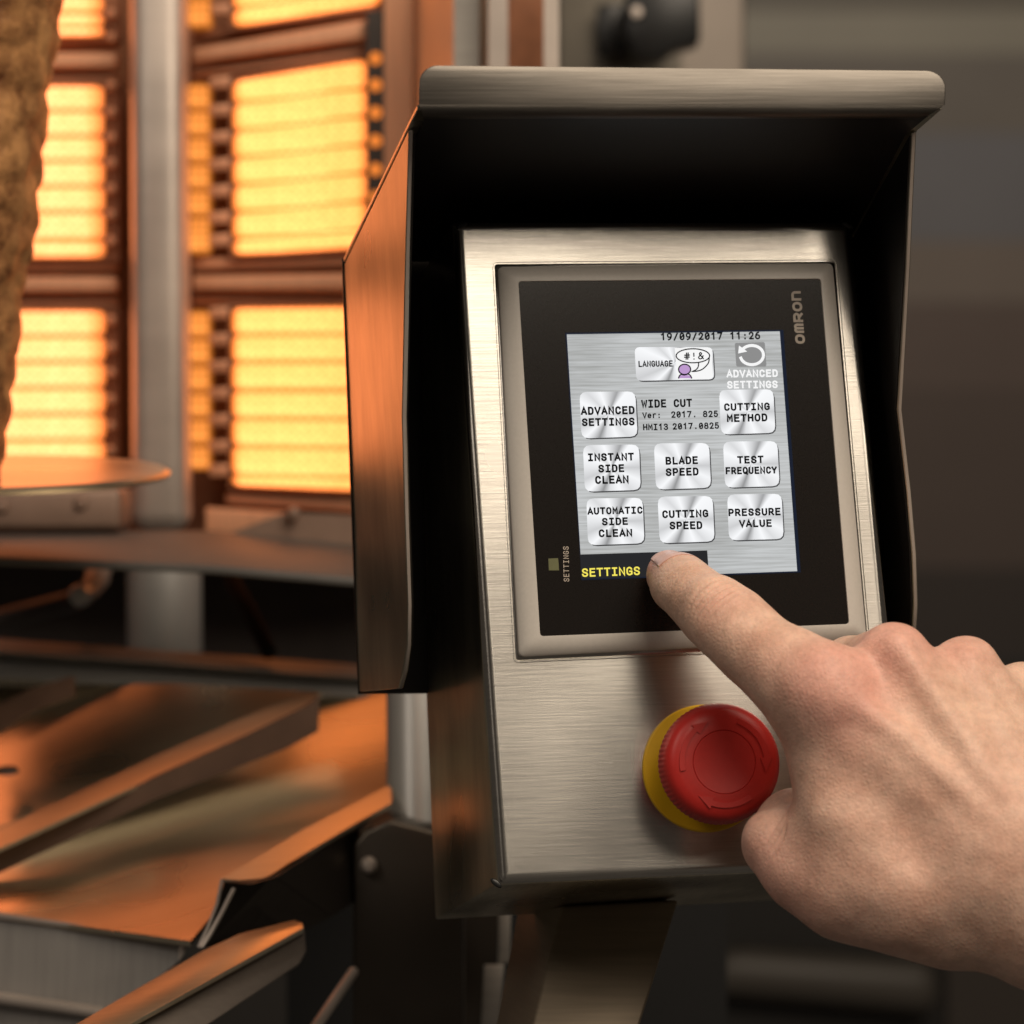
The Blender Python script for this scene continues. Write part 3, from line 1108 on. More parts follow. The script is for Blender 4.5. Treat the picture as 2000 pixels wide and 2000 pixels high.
def column(parent, lys, rys, lxs, rxs, d0, mat, gap=2, name='ceramic_tile'):
    """tiles between successive left heights lys and right heights rys"""
    for i in range(len(lys) - 1):
        tile(parent, (lxs[i], lys[i] + gap / 2), (rxs[i], rys[i] + gap / 2), (rxs[i], rys[i + 1] - gap / 2), (lxs[i], lys[i + 1] - gap / 2), d0, mat, name)


def heater(label, lys, rys, lxs, rxs, frame_px, d=HD, group='glowing gas heaters behind the meat', grid=True, mat=None):
    t = thing('gas_heater', label, 'heater', loc=W(frame_px[3][0], frame_px[3][1], d + 0.02), group=group)
    column(t, lys, rys, lxs, rxs, d, mat or M_TILE)
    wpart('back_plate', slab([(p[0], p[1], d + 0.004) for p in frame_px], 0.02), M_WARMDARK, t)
    return t


# left column, widened unseen behind the meat so the hood side reflects its glow
heater('upper left glowing heater beside the meat, cut by the top of the picture', [-95, -48, -12, 24, 52, 70], [-95, -48, -12, 24, 52, 70], [-330] * 5, [200, 200, 200, 200, 200], [(-340, -100), (232, -100), (232, 78), (-340, 78)], mat=M_TILEH)
heater('middle left glowing heater between the meat and the grey post', [165, 215, 265, 313, 363, 413, 468, 503], [165, 215, 265, 313, 363, 413, 468, 503], [-330] * 7, [200, 200, 201, 201, 202, 202, 203], [(-340, 158), (232, 158), (232, 510), (-340, 510)], mat=M_TILEH)
heater('lower left glowing heater just above the round turntable plate', [605, 656, 706, 757, 808, 859, 905], [605, 656, 706, 757, 808, 859, 905], [-330] * 6, [203, 203, 203, 203, 203, 203], [(-340, 598), (232, 598), (232, 925), (-340, 925)], mat=M_TILEH)
# right column
heater('upper right glowing heater, only its lower edge in the picture', [-60, -20, 18, 52], [-110, -70, -32, 6], [455, 455, 455], [742, 742, 744], [(448, -70), (752, -115), (752, 18), (448, 60)])
heater('middle right glowing heater behind the top of the console hood', [157, 203, 257, 310, 363, 416, 468, 498], [113, 168, 223, 279, 334, 390, 446, 482], [455] * 7, [716] * 7, [(448, 150), (722, 104), (722, 492), (448, 505)])
heater('lower right glowing heater behind the left side of the console hood', [601, 654, 707, 762, 815, 869, 926, 948], [597, 650, 704, 761, 819, 877, 936, 960], [453] * 7, [716] * 7, [(446, 594), (722, 590), (722, 968), (446, 955)])

# emissive strips painting the heaters' reflection in the side panel, beside the right column
sb1 = thing('side_reflection', 'slim dull orange burner strip left of the middle right heater', 'reflection', loc=W(387, 495, HD + 0.02), group='slim burner strips beside the grey post')
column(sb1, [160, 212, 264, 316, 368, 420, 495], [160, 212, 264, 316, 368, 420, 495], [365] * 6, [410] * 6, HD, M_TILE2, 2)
sb2 = thing('side_reflection', 'slim dull orange burner strip left of the lower right heater', 'reflection', loc=W(387, 918, HD + 0.02), group='slim burner strips beside the grey post')
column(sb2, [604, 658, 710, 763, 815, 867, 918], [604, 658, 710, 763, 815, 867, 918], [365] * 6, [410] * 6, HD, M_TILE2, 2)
sb3 = thing('side_reflection', 'slim dull orange burner strip at the top edge, left of the upper right heater', 'reflection', loc=W(387, 52, HD + 0.02), group='slim burner strips beside the grey post')
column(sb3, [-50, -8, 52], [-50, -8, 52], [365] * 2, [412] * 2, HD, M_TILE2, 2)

# body of the grill: posts, plates and rails
grill = thing('vertical_grill', 'stainless body of the vertical grill holding the glowing heaters', 'grill', loc=W(500, 1000, HD))
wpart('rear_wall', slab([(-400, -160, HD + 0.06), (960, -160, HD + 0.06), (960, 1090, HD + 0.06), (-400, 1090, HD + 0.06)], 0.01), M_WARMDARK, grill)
# ladder rungs between the strip and the right heaters
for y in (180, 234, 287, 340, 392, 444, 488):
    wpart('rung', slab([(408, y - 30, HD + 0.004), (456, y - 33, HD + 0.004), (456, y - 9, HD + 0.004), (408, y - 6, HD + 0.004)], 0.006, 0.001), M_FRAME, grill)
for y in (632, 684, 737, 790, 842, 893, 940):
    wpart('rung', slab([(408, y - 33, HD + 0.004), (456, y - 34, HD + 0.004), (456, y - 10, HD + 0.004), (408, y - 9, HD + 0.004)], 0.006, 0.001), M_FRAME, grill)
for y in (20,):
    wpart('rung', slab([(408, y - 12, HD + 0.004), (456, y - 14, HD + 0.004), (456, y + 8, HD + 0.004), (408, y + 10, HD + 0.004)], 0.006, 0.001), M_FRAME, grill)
# small studs right of the left heaters
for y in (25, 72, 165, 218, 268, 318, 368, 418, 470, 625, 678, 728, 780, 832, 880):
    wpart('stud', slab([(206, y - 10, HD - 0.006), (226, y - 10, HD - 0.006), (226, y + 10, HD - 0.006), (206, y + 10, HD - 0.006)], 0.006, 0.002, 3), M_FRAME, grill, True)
# frame rails between the heaters
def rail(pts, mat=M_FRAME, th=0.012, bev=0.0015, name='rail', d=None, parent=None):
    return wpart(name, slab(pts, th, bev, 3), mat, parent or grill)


D1 = HD + 0.010
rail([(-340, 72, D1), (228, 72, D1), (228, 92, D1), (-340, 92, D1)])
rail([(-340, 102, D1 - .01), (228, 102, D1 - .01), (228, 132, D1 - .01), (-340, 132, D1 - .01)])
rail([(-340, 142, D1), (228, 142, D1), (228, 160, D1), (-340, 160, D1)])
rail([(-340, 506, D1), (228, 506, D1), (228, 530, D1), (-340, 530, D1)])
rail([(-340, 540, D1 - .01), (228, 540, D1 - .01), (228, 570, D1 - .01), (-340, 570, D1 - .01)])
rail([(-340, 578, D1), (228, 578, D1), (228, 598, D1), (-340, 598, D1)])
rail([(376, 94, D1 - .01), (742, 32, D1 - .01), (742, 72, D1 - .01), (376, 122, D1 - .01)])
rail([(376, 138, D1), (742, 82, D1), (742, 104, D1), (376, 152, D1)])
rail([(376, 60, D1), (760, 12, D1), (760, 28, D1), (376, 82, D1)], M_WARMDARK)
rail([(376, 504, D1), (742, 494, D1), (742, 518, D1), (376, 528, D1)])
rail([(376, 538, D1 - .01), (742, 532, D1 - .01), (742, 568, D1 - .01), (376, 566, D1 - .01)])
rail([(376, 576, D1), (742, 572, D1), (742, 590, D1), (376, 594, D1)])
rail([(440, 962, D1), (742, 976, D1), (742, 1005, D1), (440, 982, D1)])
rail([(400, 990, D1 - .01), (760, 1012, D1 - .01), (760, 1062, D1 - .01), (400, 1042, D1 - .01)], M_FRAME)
# perforated strip with glowing holes
strip = wpart('perforated_strip', slab([(716, 22, HD - 0.008), (750, 18, HD - 0.008), (750, 520, HD - 0.008), (716, 520, HD - 0.008)], 0.004), M_DARK, grill)
M_HOLE = glow('hole_glow', (1.0, 0.27, 0.045), 0.85)
for y in (114, 166, 220, 275, 331, 386, 440):
    c = W(733, y, HD - 0.0085)
    bm = bmesh.new()
    bmesh.ops.create_circle(bm, cap_ends=True, radius=0.0033, segments=20)
    me = bm_mesh(bm)
    obj('glow_hole', me, M_HOLE, strip, Matrix.Translation(c) @ Matrix.Rotation(R(90), 4, 'X'))
# sheets right of the perforated strip, stepping back
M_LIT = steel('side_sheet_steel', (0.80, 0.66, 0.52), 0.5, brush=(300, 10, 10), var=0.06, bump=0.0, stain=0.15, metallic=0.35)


def vsheet(x0, x1, d0, d1, mat, y0=-60, y1=720, name='side_sheet', th=0.004):
    return wpart(name, slab([(x0, y0, d0), (x1, y0, d1), (x1, y1, d1), (x0, y1, d0)], th), mat, grill)


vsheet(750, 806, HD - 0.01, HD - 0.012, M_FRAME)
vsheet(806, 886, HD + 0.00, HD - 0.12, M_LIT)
vsheet(886, 936, HD - 0.05 - 0.076, HD - 0.05 - 0.077, M_GREY)
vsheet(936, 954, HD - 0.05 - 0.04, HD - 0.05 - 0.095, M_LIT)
vsheet(954, 992, HD - 0.05 - 0.097, HD - 0.05 - 0.098, M_POST)
vsheet(992, 1062, HD - 0.05 - 0.06, HD - 0.05 - 0.06, M_WARMDARK)
vsheet(1062, 1092, HD - 0.15, HD - 0.15, M_POST)

post = tag(wpart('grey_post', slab([(250, -60, 1.77), (360, -60, 1.77), (368, 1036, 1.77), (254, 1036, 1.77)], 0.03, 0.009, 6), M_POST), 'upright grey steel post between the two columns of heaters', 'post')

# meat on the spit
def meat():
    bm = bmesh.new()
    seg, rings = 96, 90
    rows = []
    from mathutils import noise
    for i in range(rows_n := rings):
        t = i / (rings - 1)
        y = -80 + 1030 * t
        rpx = 318 - 112 * max(0, (y - 20)) / 900 - 0
        rad = rpx / FPX * 1.45
        cz = -(y - 1000) / FPX * 1.45
        row = []
        for k in range(seg):
            a = 2 * math.pi * k / seg
            p = Vector((math.cos(a), math.sin(a), 0))
            q = Vector((p.x * 3, p.y * 3, cz * 40))
            f = 1 + 0.04 * noise.noise(q) + 0.02 * noise.noise(q * 2.7) + 0.006 * noise.noise(q * 7)
            f += 0.03 * (abs(math.sin(cz * 190 + 2 * noise.noise(q))) - 0.5)
            row.append(bm.verts.new((p.x * rad * f, p.y * rad * f, cz)))
        rows.append(row)
    for i in range(rings - 1):
        for k in range(seg):
            bm.faces.new((rows[i][k], rows[i][(k + 1) % seg], rows[i + 1][(k + 1) % seg], rows[i + 1][k]))
    bm.faces.new(rows[0])
    bm.faces.new(rows[-1][::-1])
    return bm_mesh(bm, R(70))


def meat_mat():
    m, nt, b = new_mat('roast_meat')
    L = nt.links.new
    tc = nd(nt, 'ShaderNodeTexCoord')
    ns = nd(nt, 'ShaderNodeTexNoise', i_Scale=55.0, i_Detail=6.0, i_Roughness=0.7)
    L(tc.outputs['Object'], ns.inputs['Vector'])
    cr = nd(nt, 'ShaderNodeValToRGB')
    cr.color_ramp.elements[0].position = 0.36
    cr.color_ramp.elements[0].color = (0.12, 0.040, 0.012, 1)
    cr.color_ramp.elements[1].position = 0.64
    cr.color_ramp.elements[1].color = (0.58, 0.29, 0.11, 1)
    L(ns.outputs[0], cr.inputs[0])
    L(cr.outputs[0], b.inputs['Base Color'])
    b.inputs['Roughness'].default_value = 0.38
    bp = nd(nt, 'ShaderNodeBump', i_Strength=0.7, i_Distance=0.004)
    L(ns.outputs[0], bp.inputs['Height'])
    L(bp.outputs[0], b.inputs['Normal'])
    return m


M_MEAT = meat_mat()
mt = obj('meat_spit', meat(), M_MEAT, None, Matrix.Translation(((-205 - 1000) / FPX * 1.45, 1.45, 0)), False)
tag(mt, 'tall cone of roasting meat at the left edge of the picture', 'meat')

# turntable plate under the meat
def disc(cx, cy, d, rpx, th, tilt, mat, name):
    r = rpx / FPX * d
    me = lathe([(0, th / 2), (r - 0.002, th / 2), (r, 0.0), (r - 0.001, -th / 2), (0, -th / 2)], 128)
    return obj(name, me, mat, None, Matrix.Translation(W(cx, cy, d)) @ Matrix.Rotation(tilt, 4, 'X'))


tt = disc(-40, 926, 1.52, 372, 0.003, R(5.8), M_TRAY, 'turntable_plate')
tag(tt, 'round steel turntable plate glowing orange under the meat', 'turntable')
# base under the plate
base = thing('turntable_drum', 'steel base of the grill with screws under the turntable', 'grill base', loc=W(200, 1100, 1.68))
wpart('drum', slab([(-100, 955, 1.70), (238, 950, 1.70), (236, 1036, 1.70), (-100, 1036, 1.70)], 0.05, 0.004, 3), M_DRUM, base)
for x, y in ((158, 984), (4, 990)):
    obj('screw', lathe([(0, 0.003), (0.0025, 0.0022), (0.0036, 0), (0, 0)], 20), M_DRUM, base, Matrix.Translation(W(x, y, 1.70)) @ Matrix.Rotation(R(90), 4, 'X'), True)
wpart('shelf', prism([W(-120, 1038, 1.72), W(420, 1036, 1.72), W(860, 1078, 1.72), W(860, 1142, 1.60), W(420, 1104, 1.60), (W(-120, 1082, 1.60))],
                     [p + Vector((0, 0.0, -0.004)) for p in (W(-120, 1038, 1.72), W(420, 1036, 1.72), W(860, 1078, 1.72), W(860, 1142, 1.60), W(420, 1104, 1.60), (W(-120, 1082, 1.60)))], 0.0015, 2), M_SHELF, base)
wpart('screw_plate', slab([(560, 1000, 1.715), (760, 1010, 1.715), (760, 1070, 1.715), (440, 1045, 1.715)], 0.004), M_DRUM, base)
obj('screw', lathe([(0, 0.003), (0.0025, 0.0022), (0.0034, 0), (0, 0)], 20), M_DRUM, base, Matrix.Translation(W(573, 1003, 1.71)) @ Matrix.Rotation(R(90), 4, 'X'), True)

# dark hollow under the base with a pipe, a cable and a tap
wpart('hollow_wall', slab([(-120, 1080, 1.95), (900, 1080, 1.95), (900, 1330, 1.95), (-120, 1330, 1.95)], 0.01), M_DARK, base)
M_PIPE = plain('pale_pipe', (0.42, 0.41, 0.39), 0.4, metallic=0.5, var=0.05, scale=40)
pp = tag(wpart('support_pipe', tube([W(320, 1085, 1.80), W(322, 1275, 1.80)], 0.0185, 40), M_PIPE), 'short wide grey pipe standing under the grill base', 'pipe')
cb = tag(wpart('black_cable', tube([W(432, 1090, 1.74), W(462, 1150, 1.72), (W(495, 1210, 1.70)), W(525, 1275, 1.68)], 0.0038, 16), M_CABLE), 'thick black cable slanting down beside the grey pipe', 'cable')
tp = thing('gas_tap', 'small pale gas tap in the dark hollow under the base', 'tap', loc=W(180, 1160, 1.74))
wpart('tap_body', tube([W(196, 1082, 1.76), W(190, 1130, 1.75), W(168, 1165, 1.72)], [0.0062, 0.006, 0.004], 16), M_SHELF2, tp)
obj('tap_knob', lathe([(0, 0.004), (0.004, 0.0033), (0.0055, 0), (0.004, -0.0033), (0, -0.004)], 24), M_PIPE, tp, Matrix.Translation(W(157, 1162, 1.715)) @ Matrix.Rotation(R(90), 4, 'X'), True)
wpart('tap_pipe', tube([W(-60, 1225, 1.76), W(150, 1172, 1.74)], 0.005, 16), M_DARK, tp)

# ------------------------------------------------------------------ DRIP TRAYS, RAILS
def rear(pts, th, mat, name, label, cat, bev=0.002):
    return tag(wpart(name, slab(pts, th, bev, 3), mat), label, cat)


ledge = thing('tray_ledge', 'stepped grey steel ledge running behind the trays', 'ledge', loc=W(300, 1300, 1.66))
wpart('ledge_bar', prism([W(-120, 1238, 1.70), W(900, 1312, 1.70), W(900, 1338, 1.67), W(-120, 1264, 1.67)], [p + Vector((0, 0.01, -0.004)) for p in (W(-120, 1238, 1.70), W(900, 1312, 1.70), W(900, 1338, 1.67), W(-120, 1264, 1.67))], 0.001, 2), M_SHELF2, ledge)
wpart('ledge_bar', prism([W(-120, 1282, 1.68), W(900, 1350, 1.68), W(900, 1372, 1.66), W(-120, 1318, 1.66)], [p + Vector((0, 0.01, -0.004)) for p in (W(-120, 1282, 1.68), W(900, 1350, 1.68), W(900, 1372, 1.66), W(-120, 1318, 1.66))], 0.001, 2), M_SHELF2, ledge)
wpart('ledge_face', slab([(-120, 1262, 1.69), (900, 1336, 1.69), (900, 1470, 1.69), (-120, 1400, 1.69)], 0.004), M_GREY, ledge)

def on_plane(pts, o, n):
    o, n = W(*o), Vector(n).normalized()
    return [ray(*p) * (o.dot(n) / ray(*p).dot(n)) for p in pts]


# floors (rising away from the camera), with their own walls
tray = thing('drip_tray', 'wide orange lit drip tray with a rolled right wall', 'tray', loc=W(350, 1700, 1.45))
fl = on_plane([(-120, 1770), (372, 1838), (450, 1745), (775, 1530), (775, 1352), (640, 1352), (-120, 1690)], (300, 1650, 1.5), (-0.178, -0.225, 0.958))
wpart('tray_floor', prism([fl[0], fl[1], fl[2], fl[3], fl[4], fl[5], fl[6]], [p + Vector((0, 0.0, -0.002)) for p in fl]), M_TRAY, tray)
front = [W(-120, 1772, 1.466), W(358, 1834, 1.386), W(362, 1860, 1.385), W(345, 1882, 1.385), W(170, 2020, 1.40), W(-120, 2020, 1.45)]
wpart('tray_front', prism(front, [p + Vector((0, 0.0025, 0)) for p in front], 0.001, 3), M_FRONT, tray)
fr2 = [W(-120, 1925, 1.445), W(200, 1972, 1.39), W(200, 1992, 1.39), W(-120, 1945, 1.445)]
fr3 = [W(-120, 1770, 1.463), W(356, 1832, 1.383), W(360, 1842, 1.383), W(-120, 1782, 1.463)]
wpart('front_rim', prism(fr3, [p + Vector((0, 0.008, 0)) for p in fr3], 0.0006, 3), M_POST, tray)  # rim in paler steel, the edge highlight put into its colour
fr4 = [W(350, 1834, 1.381), W(361, 1836, 1.381), W(361, 1862, 1.381), W(348, 1880, 1.381)]
wpart('front_rim', prism(fr4, [p + Vector((0, 0.006, 0)) for p in fr4], 0.0004, 2), M_POST, tray)
wpart('front_bead', prism(fr2, [p + Vector((0, 0.01, 0)) for p in fr2], 0.0015, 3), M_POST, tray)
# right wall: rolled top flange and outer face
fl_t = [(x, y, d * 0.952) for x, y, d in ((432, 1716, 1.445), (600, 1616, 1.50), (765, 1532, 1.57), (765, 1568, 1.555), (690, 1610, 1.525), (560, 1688, 1.465), (530, 1708, 1.45), (510, 1716, 1.44), (485, 1720, 1.435))]
ft = on_plane([(x, y) for x, y, d in fl_t], (600, 1650, 1.42), (-0.085, -0.25, 0.965))
wpart('wall_flange', prism(ft, [p + Vector((0, 0, -0.0018)) for p in ft]), M_TRAYR, tray)
wf = [W(x, y, d * 0.952) for x, y, d in ((438, 1722, 1.447), (486, 1727, 1.437), (530, 1713, 1.45), (560, 1693, 1.465), (690, 1618, 1.525), (700, 1750, 1.525), (640, 1790, 1.49), (560, 1830, 1.46), (400, 1850, 1.45))]
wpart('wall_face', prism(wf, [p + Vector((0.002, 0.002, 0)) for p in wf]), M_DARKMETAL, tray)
wpart('wall_edge', tube([W(434, 1717, 1.374), W(424, 1765, 1.373), W(405, 1815, 1.372), W(388, 1850, 1.37)], 0.0007, 10), M_POST, tray)
wpart('wall_edge', tube([W(457, 1735, 1.366), W(432, 1785, 1.365), W(410, 1825, 1.364), W(393, 1850, 1.362)], 0.0009, 10), M_POST, tray)

tray2 = thing('drip_tray', 'orange lit drip tray at the far left beyond the slanting divider', 'tray', loc=W(100, 1600, 1.55))
f2 = on_plane([(-500, 1800), (-120, 1665), (630, 1352), (330, 1335), (-120, 1345), (-500, 1350)], (100, 1500, 1.58), (-0.2, -0.323, 0.924))
wpart('tray_floor', prism(f2, [p + Vector((0, 0, -0.002)) for p in f2]), M_TRAY, tray2)
w2 = [W(-20, 1385, 1.60), W(60, 1345, 1.62), W(135, 1322, 1.63), W(138, 1362, 1.62), W(60, 1390, 1.605), W(-20, 1440, 1.59)]
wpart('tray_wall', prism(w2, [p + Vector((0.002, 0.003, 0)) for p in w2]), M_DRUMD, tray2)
sc_ = obj('drain_plug', lathe([(0, 0.002), (0.0045, 0.0016), (0.0052, 0), (0, 0)], 24), M_DARK, tray2, Matrix.Translation(W(14, 1508, 1.56) + Vector((0, 0, 0.0))) @ Matrix.Rotation(R(12), 4, 'X'), True)

div = thing('tray_divider', 'long folded steel divider bar slanting between the trays', 'divider', loc=W(300, 1560, 1.58))
dt = on_plane([(-120, 1675), (300, 1478), (560, 1366), (622, 1356), (600, 1378), (490, 1432), (300, 1518), (-120, 1712)], (300, 1500, 1.52), (-0.207, -0.321, 0.924))
wpart('divider_top', prism(dt, [p + Vector((0, 0, -0.0015)) for p in dt]), M_TRAYR, div)
ds = on_plane([(-120, 1713), (300, 1519), (490, 1433), (600, 1379), (624, 1360), (622, 1428), (560, 1462), (300, 1562), (-120, 1762)], (300, 1519, 1.508), (0.23, -0.97, 0.06))
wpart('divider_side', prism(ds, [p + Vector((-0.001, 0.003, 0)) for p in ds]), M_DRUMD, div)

hr = thing('front_rail', 'square steel rail slanting across the lower left corner', 'rail', loc=W(400, 1900, 1.36))
ht = on_plane([(60, 2050), (395, 1856), (470, 1822), (575, 1796), (592, 1802), (594, 1812), (230, 2012), (160, 2050)], (400, 1900, 1.30), (-0.15, -0.18, 0.97))
wpart('rail_top', prism(ht, [p + Vector((0, 0, -0.002)) for p in ht], 0.0006, 2), M_TRAYR, hr)
hf = [W(162, 2052, 1.245), W(232, 2015, 1.26), W(594, 1816, 1.34), W(598, 1860, 1.338), W(585, 1885, 1.333), W(330, 2052, 1.252)]
wpart('rail_face', prism(hf, [p + Vector((0.0, 0.004, 0)) for p in hf], 0.0008, 2), plain('rail_side', (0.15, 0.125, 0.105), 0.5, metallic=0.3), hr)

rod = tag(wpart('slanting_rod', tube([W(690, 1898, 1.42), W(600, 2030, 1.36)], 0.0022, 16), M_POST), 'thin pale rod at the bottom edge, right of the slanting rail', 'rod')
br = thing('dark_bracket', 'dark steel bracket box with a bolt under the white pipe', 'bracket', loc=W(780, 1900, 1.44))
bb = [W(688, 1650, 1.44), W(712, 1622, 1.44), W(760, 1600, 1.44), W(905, 1636, 1.44), W(905, 2040, 1.44), W(688, 2040, 1.44)]
wpart('box', prism(bb, [p + Vector((0, 0.06, 0)) for p in bb], 0.002, 3), M_DARKMETAL, br)
obj('bolt', lathe([(0, 0.0045), (0.002, 0.004), (0.0032, 0.002), (0.0036, 0), (0, 0)], 24), M_POST, br, Matrix.Translation(W(720, 1690, 1.438)) @ Matrix.Rotation(R(90), 4, 'X'), True)
vp = tag(wpart('white_pipe', tube([W(812, 1290, 1.50), W(814, 1640, 1.48)], 0.0122, 48), M_PIPE), 'pale vertical pipe left of the console, under its hood', 'pipe')
void_sheet = tag(wpart('void_shade', slab([(560, 1400, 1.76), (1420, 1400, 1.76), (1420, 2060, 1.76), (560, 2060, 1.76)], 0.004), M_BLACK), 'black sheet painting the dark void behind the bracket and the console stem', 'panel')  # black sheet put in where there is only dark void
st = thing('hanging_strap', 'narrow pale strap hanging in the dark left of the console stem', 'strap', loc=W(975, 1900, 1.5))
wpart('upper_strap', slab([(974, 1770, 1.50), (998, 1770, 1.50), (996, 1880, 1.50), (972, 1885, 1.50)], 0.003, 0.0008), M_GREY, st)
wpart('lower_strap', slab([(945, 1885, 1.495), (985, 1885, 1.495), (972, 2030, 1.495), (938, 2030, 1.495)], 0.003, 0.0008), M_GREY, st)
wpart('back_bar', slab([(905, 1770, 1.52), (975, 1770, 1.52), (960, 2030, 1.52), (905, 2030, 1.52)], 0.003), M_DARKMETAL, st)

# ------------------------------------------------------------------ KITCHEN BEHIND
M_CAB = plain('cabinet_olive', (0.15, 0.13, 0.10), 0.5, metallic=0.3, var=0.05, scale=20)
M_CAB2 = plain('cabinet_pale', (0.25, 0.21, 0.175), 0.5, metallic=0.3, var=0.05, scale=20)
gp = thing('switch_panel', 'out of focus upright steel panel carrying a black rotary switch', 'panel', loc=W(1270, 300, 2.2))
wpart('panel_sheet', slab([(1080, -80, 2.2), (1456, -80, 2.2), (1456, 800, 2.2), (1080, 800, 2.2)], 0.02, 0.004), M_CAB2, gp)
wpart('panel_insert', slab([(1092, -80, 2.19), (1330, -80, 2.19), (1330, 800, 2.19), (1092, 800, 2.19)], 0.004, 0.001), M_CAB, gp)
sw = thing('rotary_switch', 'blurred black rotary switch on the panel above the hood', 'switch', loc=W(1270, 60, 2.18))
wpart('switch_plate', slab([(1166, 8, 2.17), (1226, 4, 2.17), (1226, 104, 2.17), (1166, 110, 2.17)], 0.01, 0.002), M_BLACK, sw)
wpart('switch_barrel', tube([W(1270, 40, 2.17), W(1262, 52, 2.11)], [0.019, 0.017], 32), M_BLACK, sw, True)
wpart('switch_handle', slab([(1225, -60, 2.10), (1366, -60, 2.10), (1368, 84, 2.10), (1318, 96, 2.10), (1290, 118, 2.10), (1240, 112, 2.10), (1222, 60, 2.10)], 0.03, 0.003), M_BLACK, sw)
obj('highlight_dot', lathe([(0, 0.002), (0.003, 0.0015), (0.0036, 0), (0, 0)], 20), M_POST, sw, Matrix.Translation(W(1243, 24, 2.098)) @ Matrix.Rotation(R(90), 4, 'X'), True)  # pale dot painting the highlight on the black switch

far = thing('far_door', 'far steel cupboard right of the hood, its blurred reflections painted as flat bands', 'door', loc=W(1750, 1000, 3.6))  # steel door, its blurred reflections painted as coloured bands
for (y0, y1, colr, nm) in ((-120, 20, (0.085, 0.07, 0.05), 'reflection_band'), (20, 105, (0.165, 0.142, 0.105), 'pale_reflection'), (105, 260, (0.10, 0.082, 0.064), 'reflection_band'), (260, 470, (0.098, 0.090, 0.088), 'reflection_band'),
                           (470, 590, (0.115, 0.088, 0.068), 'reflection_band'), (590, 760, (0.078, 0.054, 0.042), 'reflection_band'), (760, 1110, (0.062, 0.043, 0.033), 'reflection_band'), (1110, 1300, (0.030, 0.022, 0.017), 'reflection_band')):
    wpart(nm, slab([(1300, y0 + 0.5, 7), (2150, y0 + 0.5, 7), (2150, y1, 7), (1300, y1, 7)], 0.03), plain('door_reflection', tuple(1.75 * c for c in colr), 0.55, var=0.04, scale=6), far)
lo = thing('far_counter', 'far dark counter with one pale shelf edge, lower right and out of focus', 'counter', loc=W(1650, 1900, 3.0))
wpart('counter_body', slab([(1240, 1290, 3.3), (2200, 1290, 3.3), (2200, 2150, 3.3), (1240, 2150, 3.3)], 0.05), plain('counter_dark', (0.012, 0.010, 0.008), 0.6), lo)
wpart('shelf_edge', slab([(1430, 1850, 3.25), (1838, 1880, 3.25), (1838, 1985, 3.25), (1260, 1930, 3.25)], 0.03, 0.02, 4), plain('shelf_grey', (0.085, 0.074, 0.062), 0.5, var=0.04, scale=6), lo)
wpart('counter_leg', slab([(1850, 1850, 2.95), (2100, 1850, 2.95), (2100, 2150, 2.95), (1850, 2150, 2.95)], 0.03), plain('leg_brown', (0.035, 0.026, 0.02), 0.6), lo)
# room shell behind everything
wallm = plain('kitchen_wall', (0.05, 0.042, 0.034), 0.7, var=0.05, scale=4)
wl = wpart('wall', slab([(-3000, -3000, 7.5), (5000, -3000, 7.5), (5000, 4500, 7.5), (-3000, 4500, 7.5)], 0.05), wallm)
wl['kind'] = 'structure'

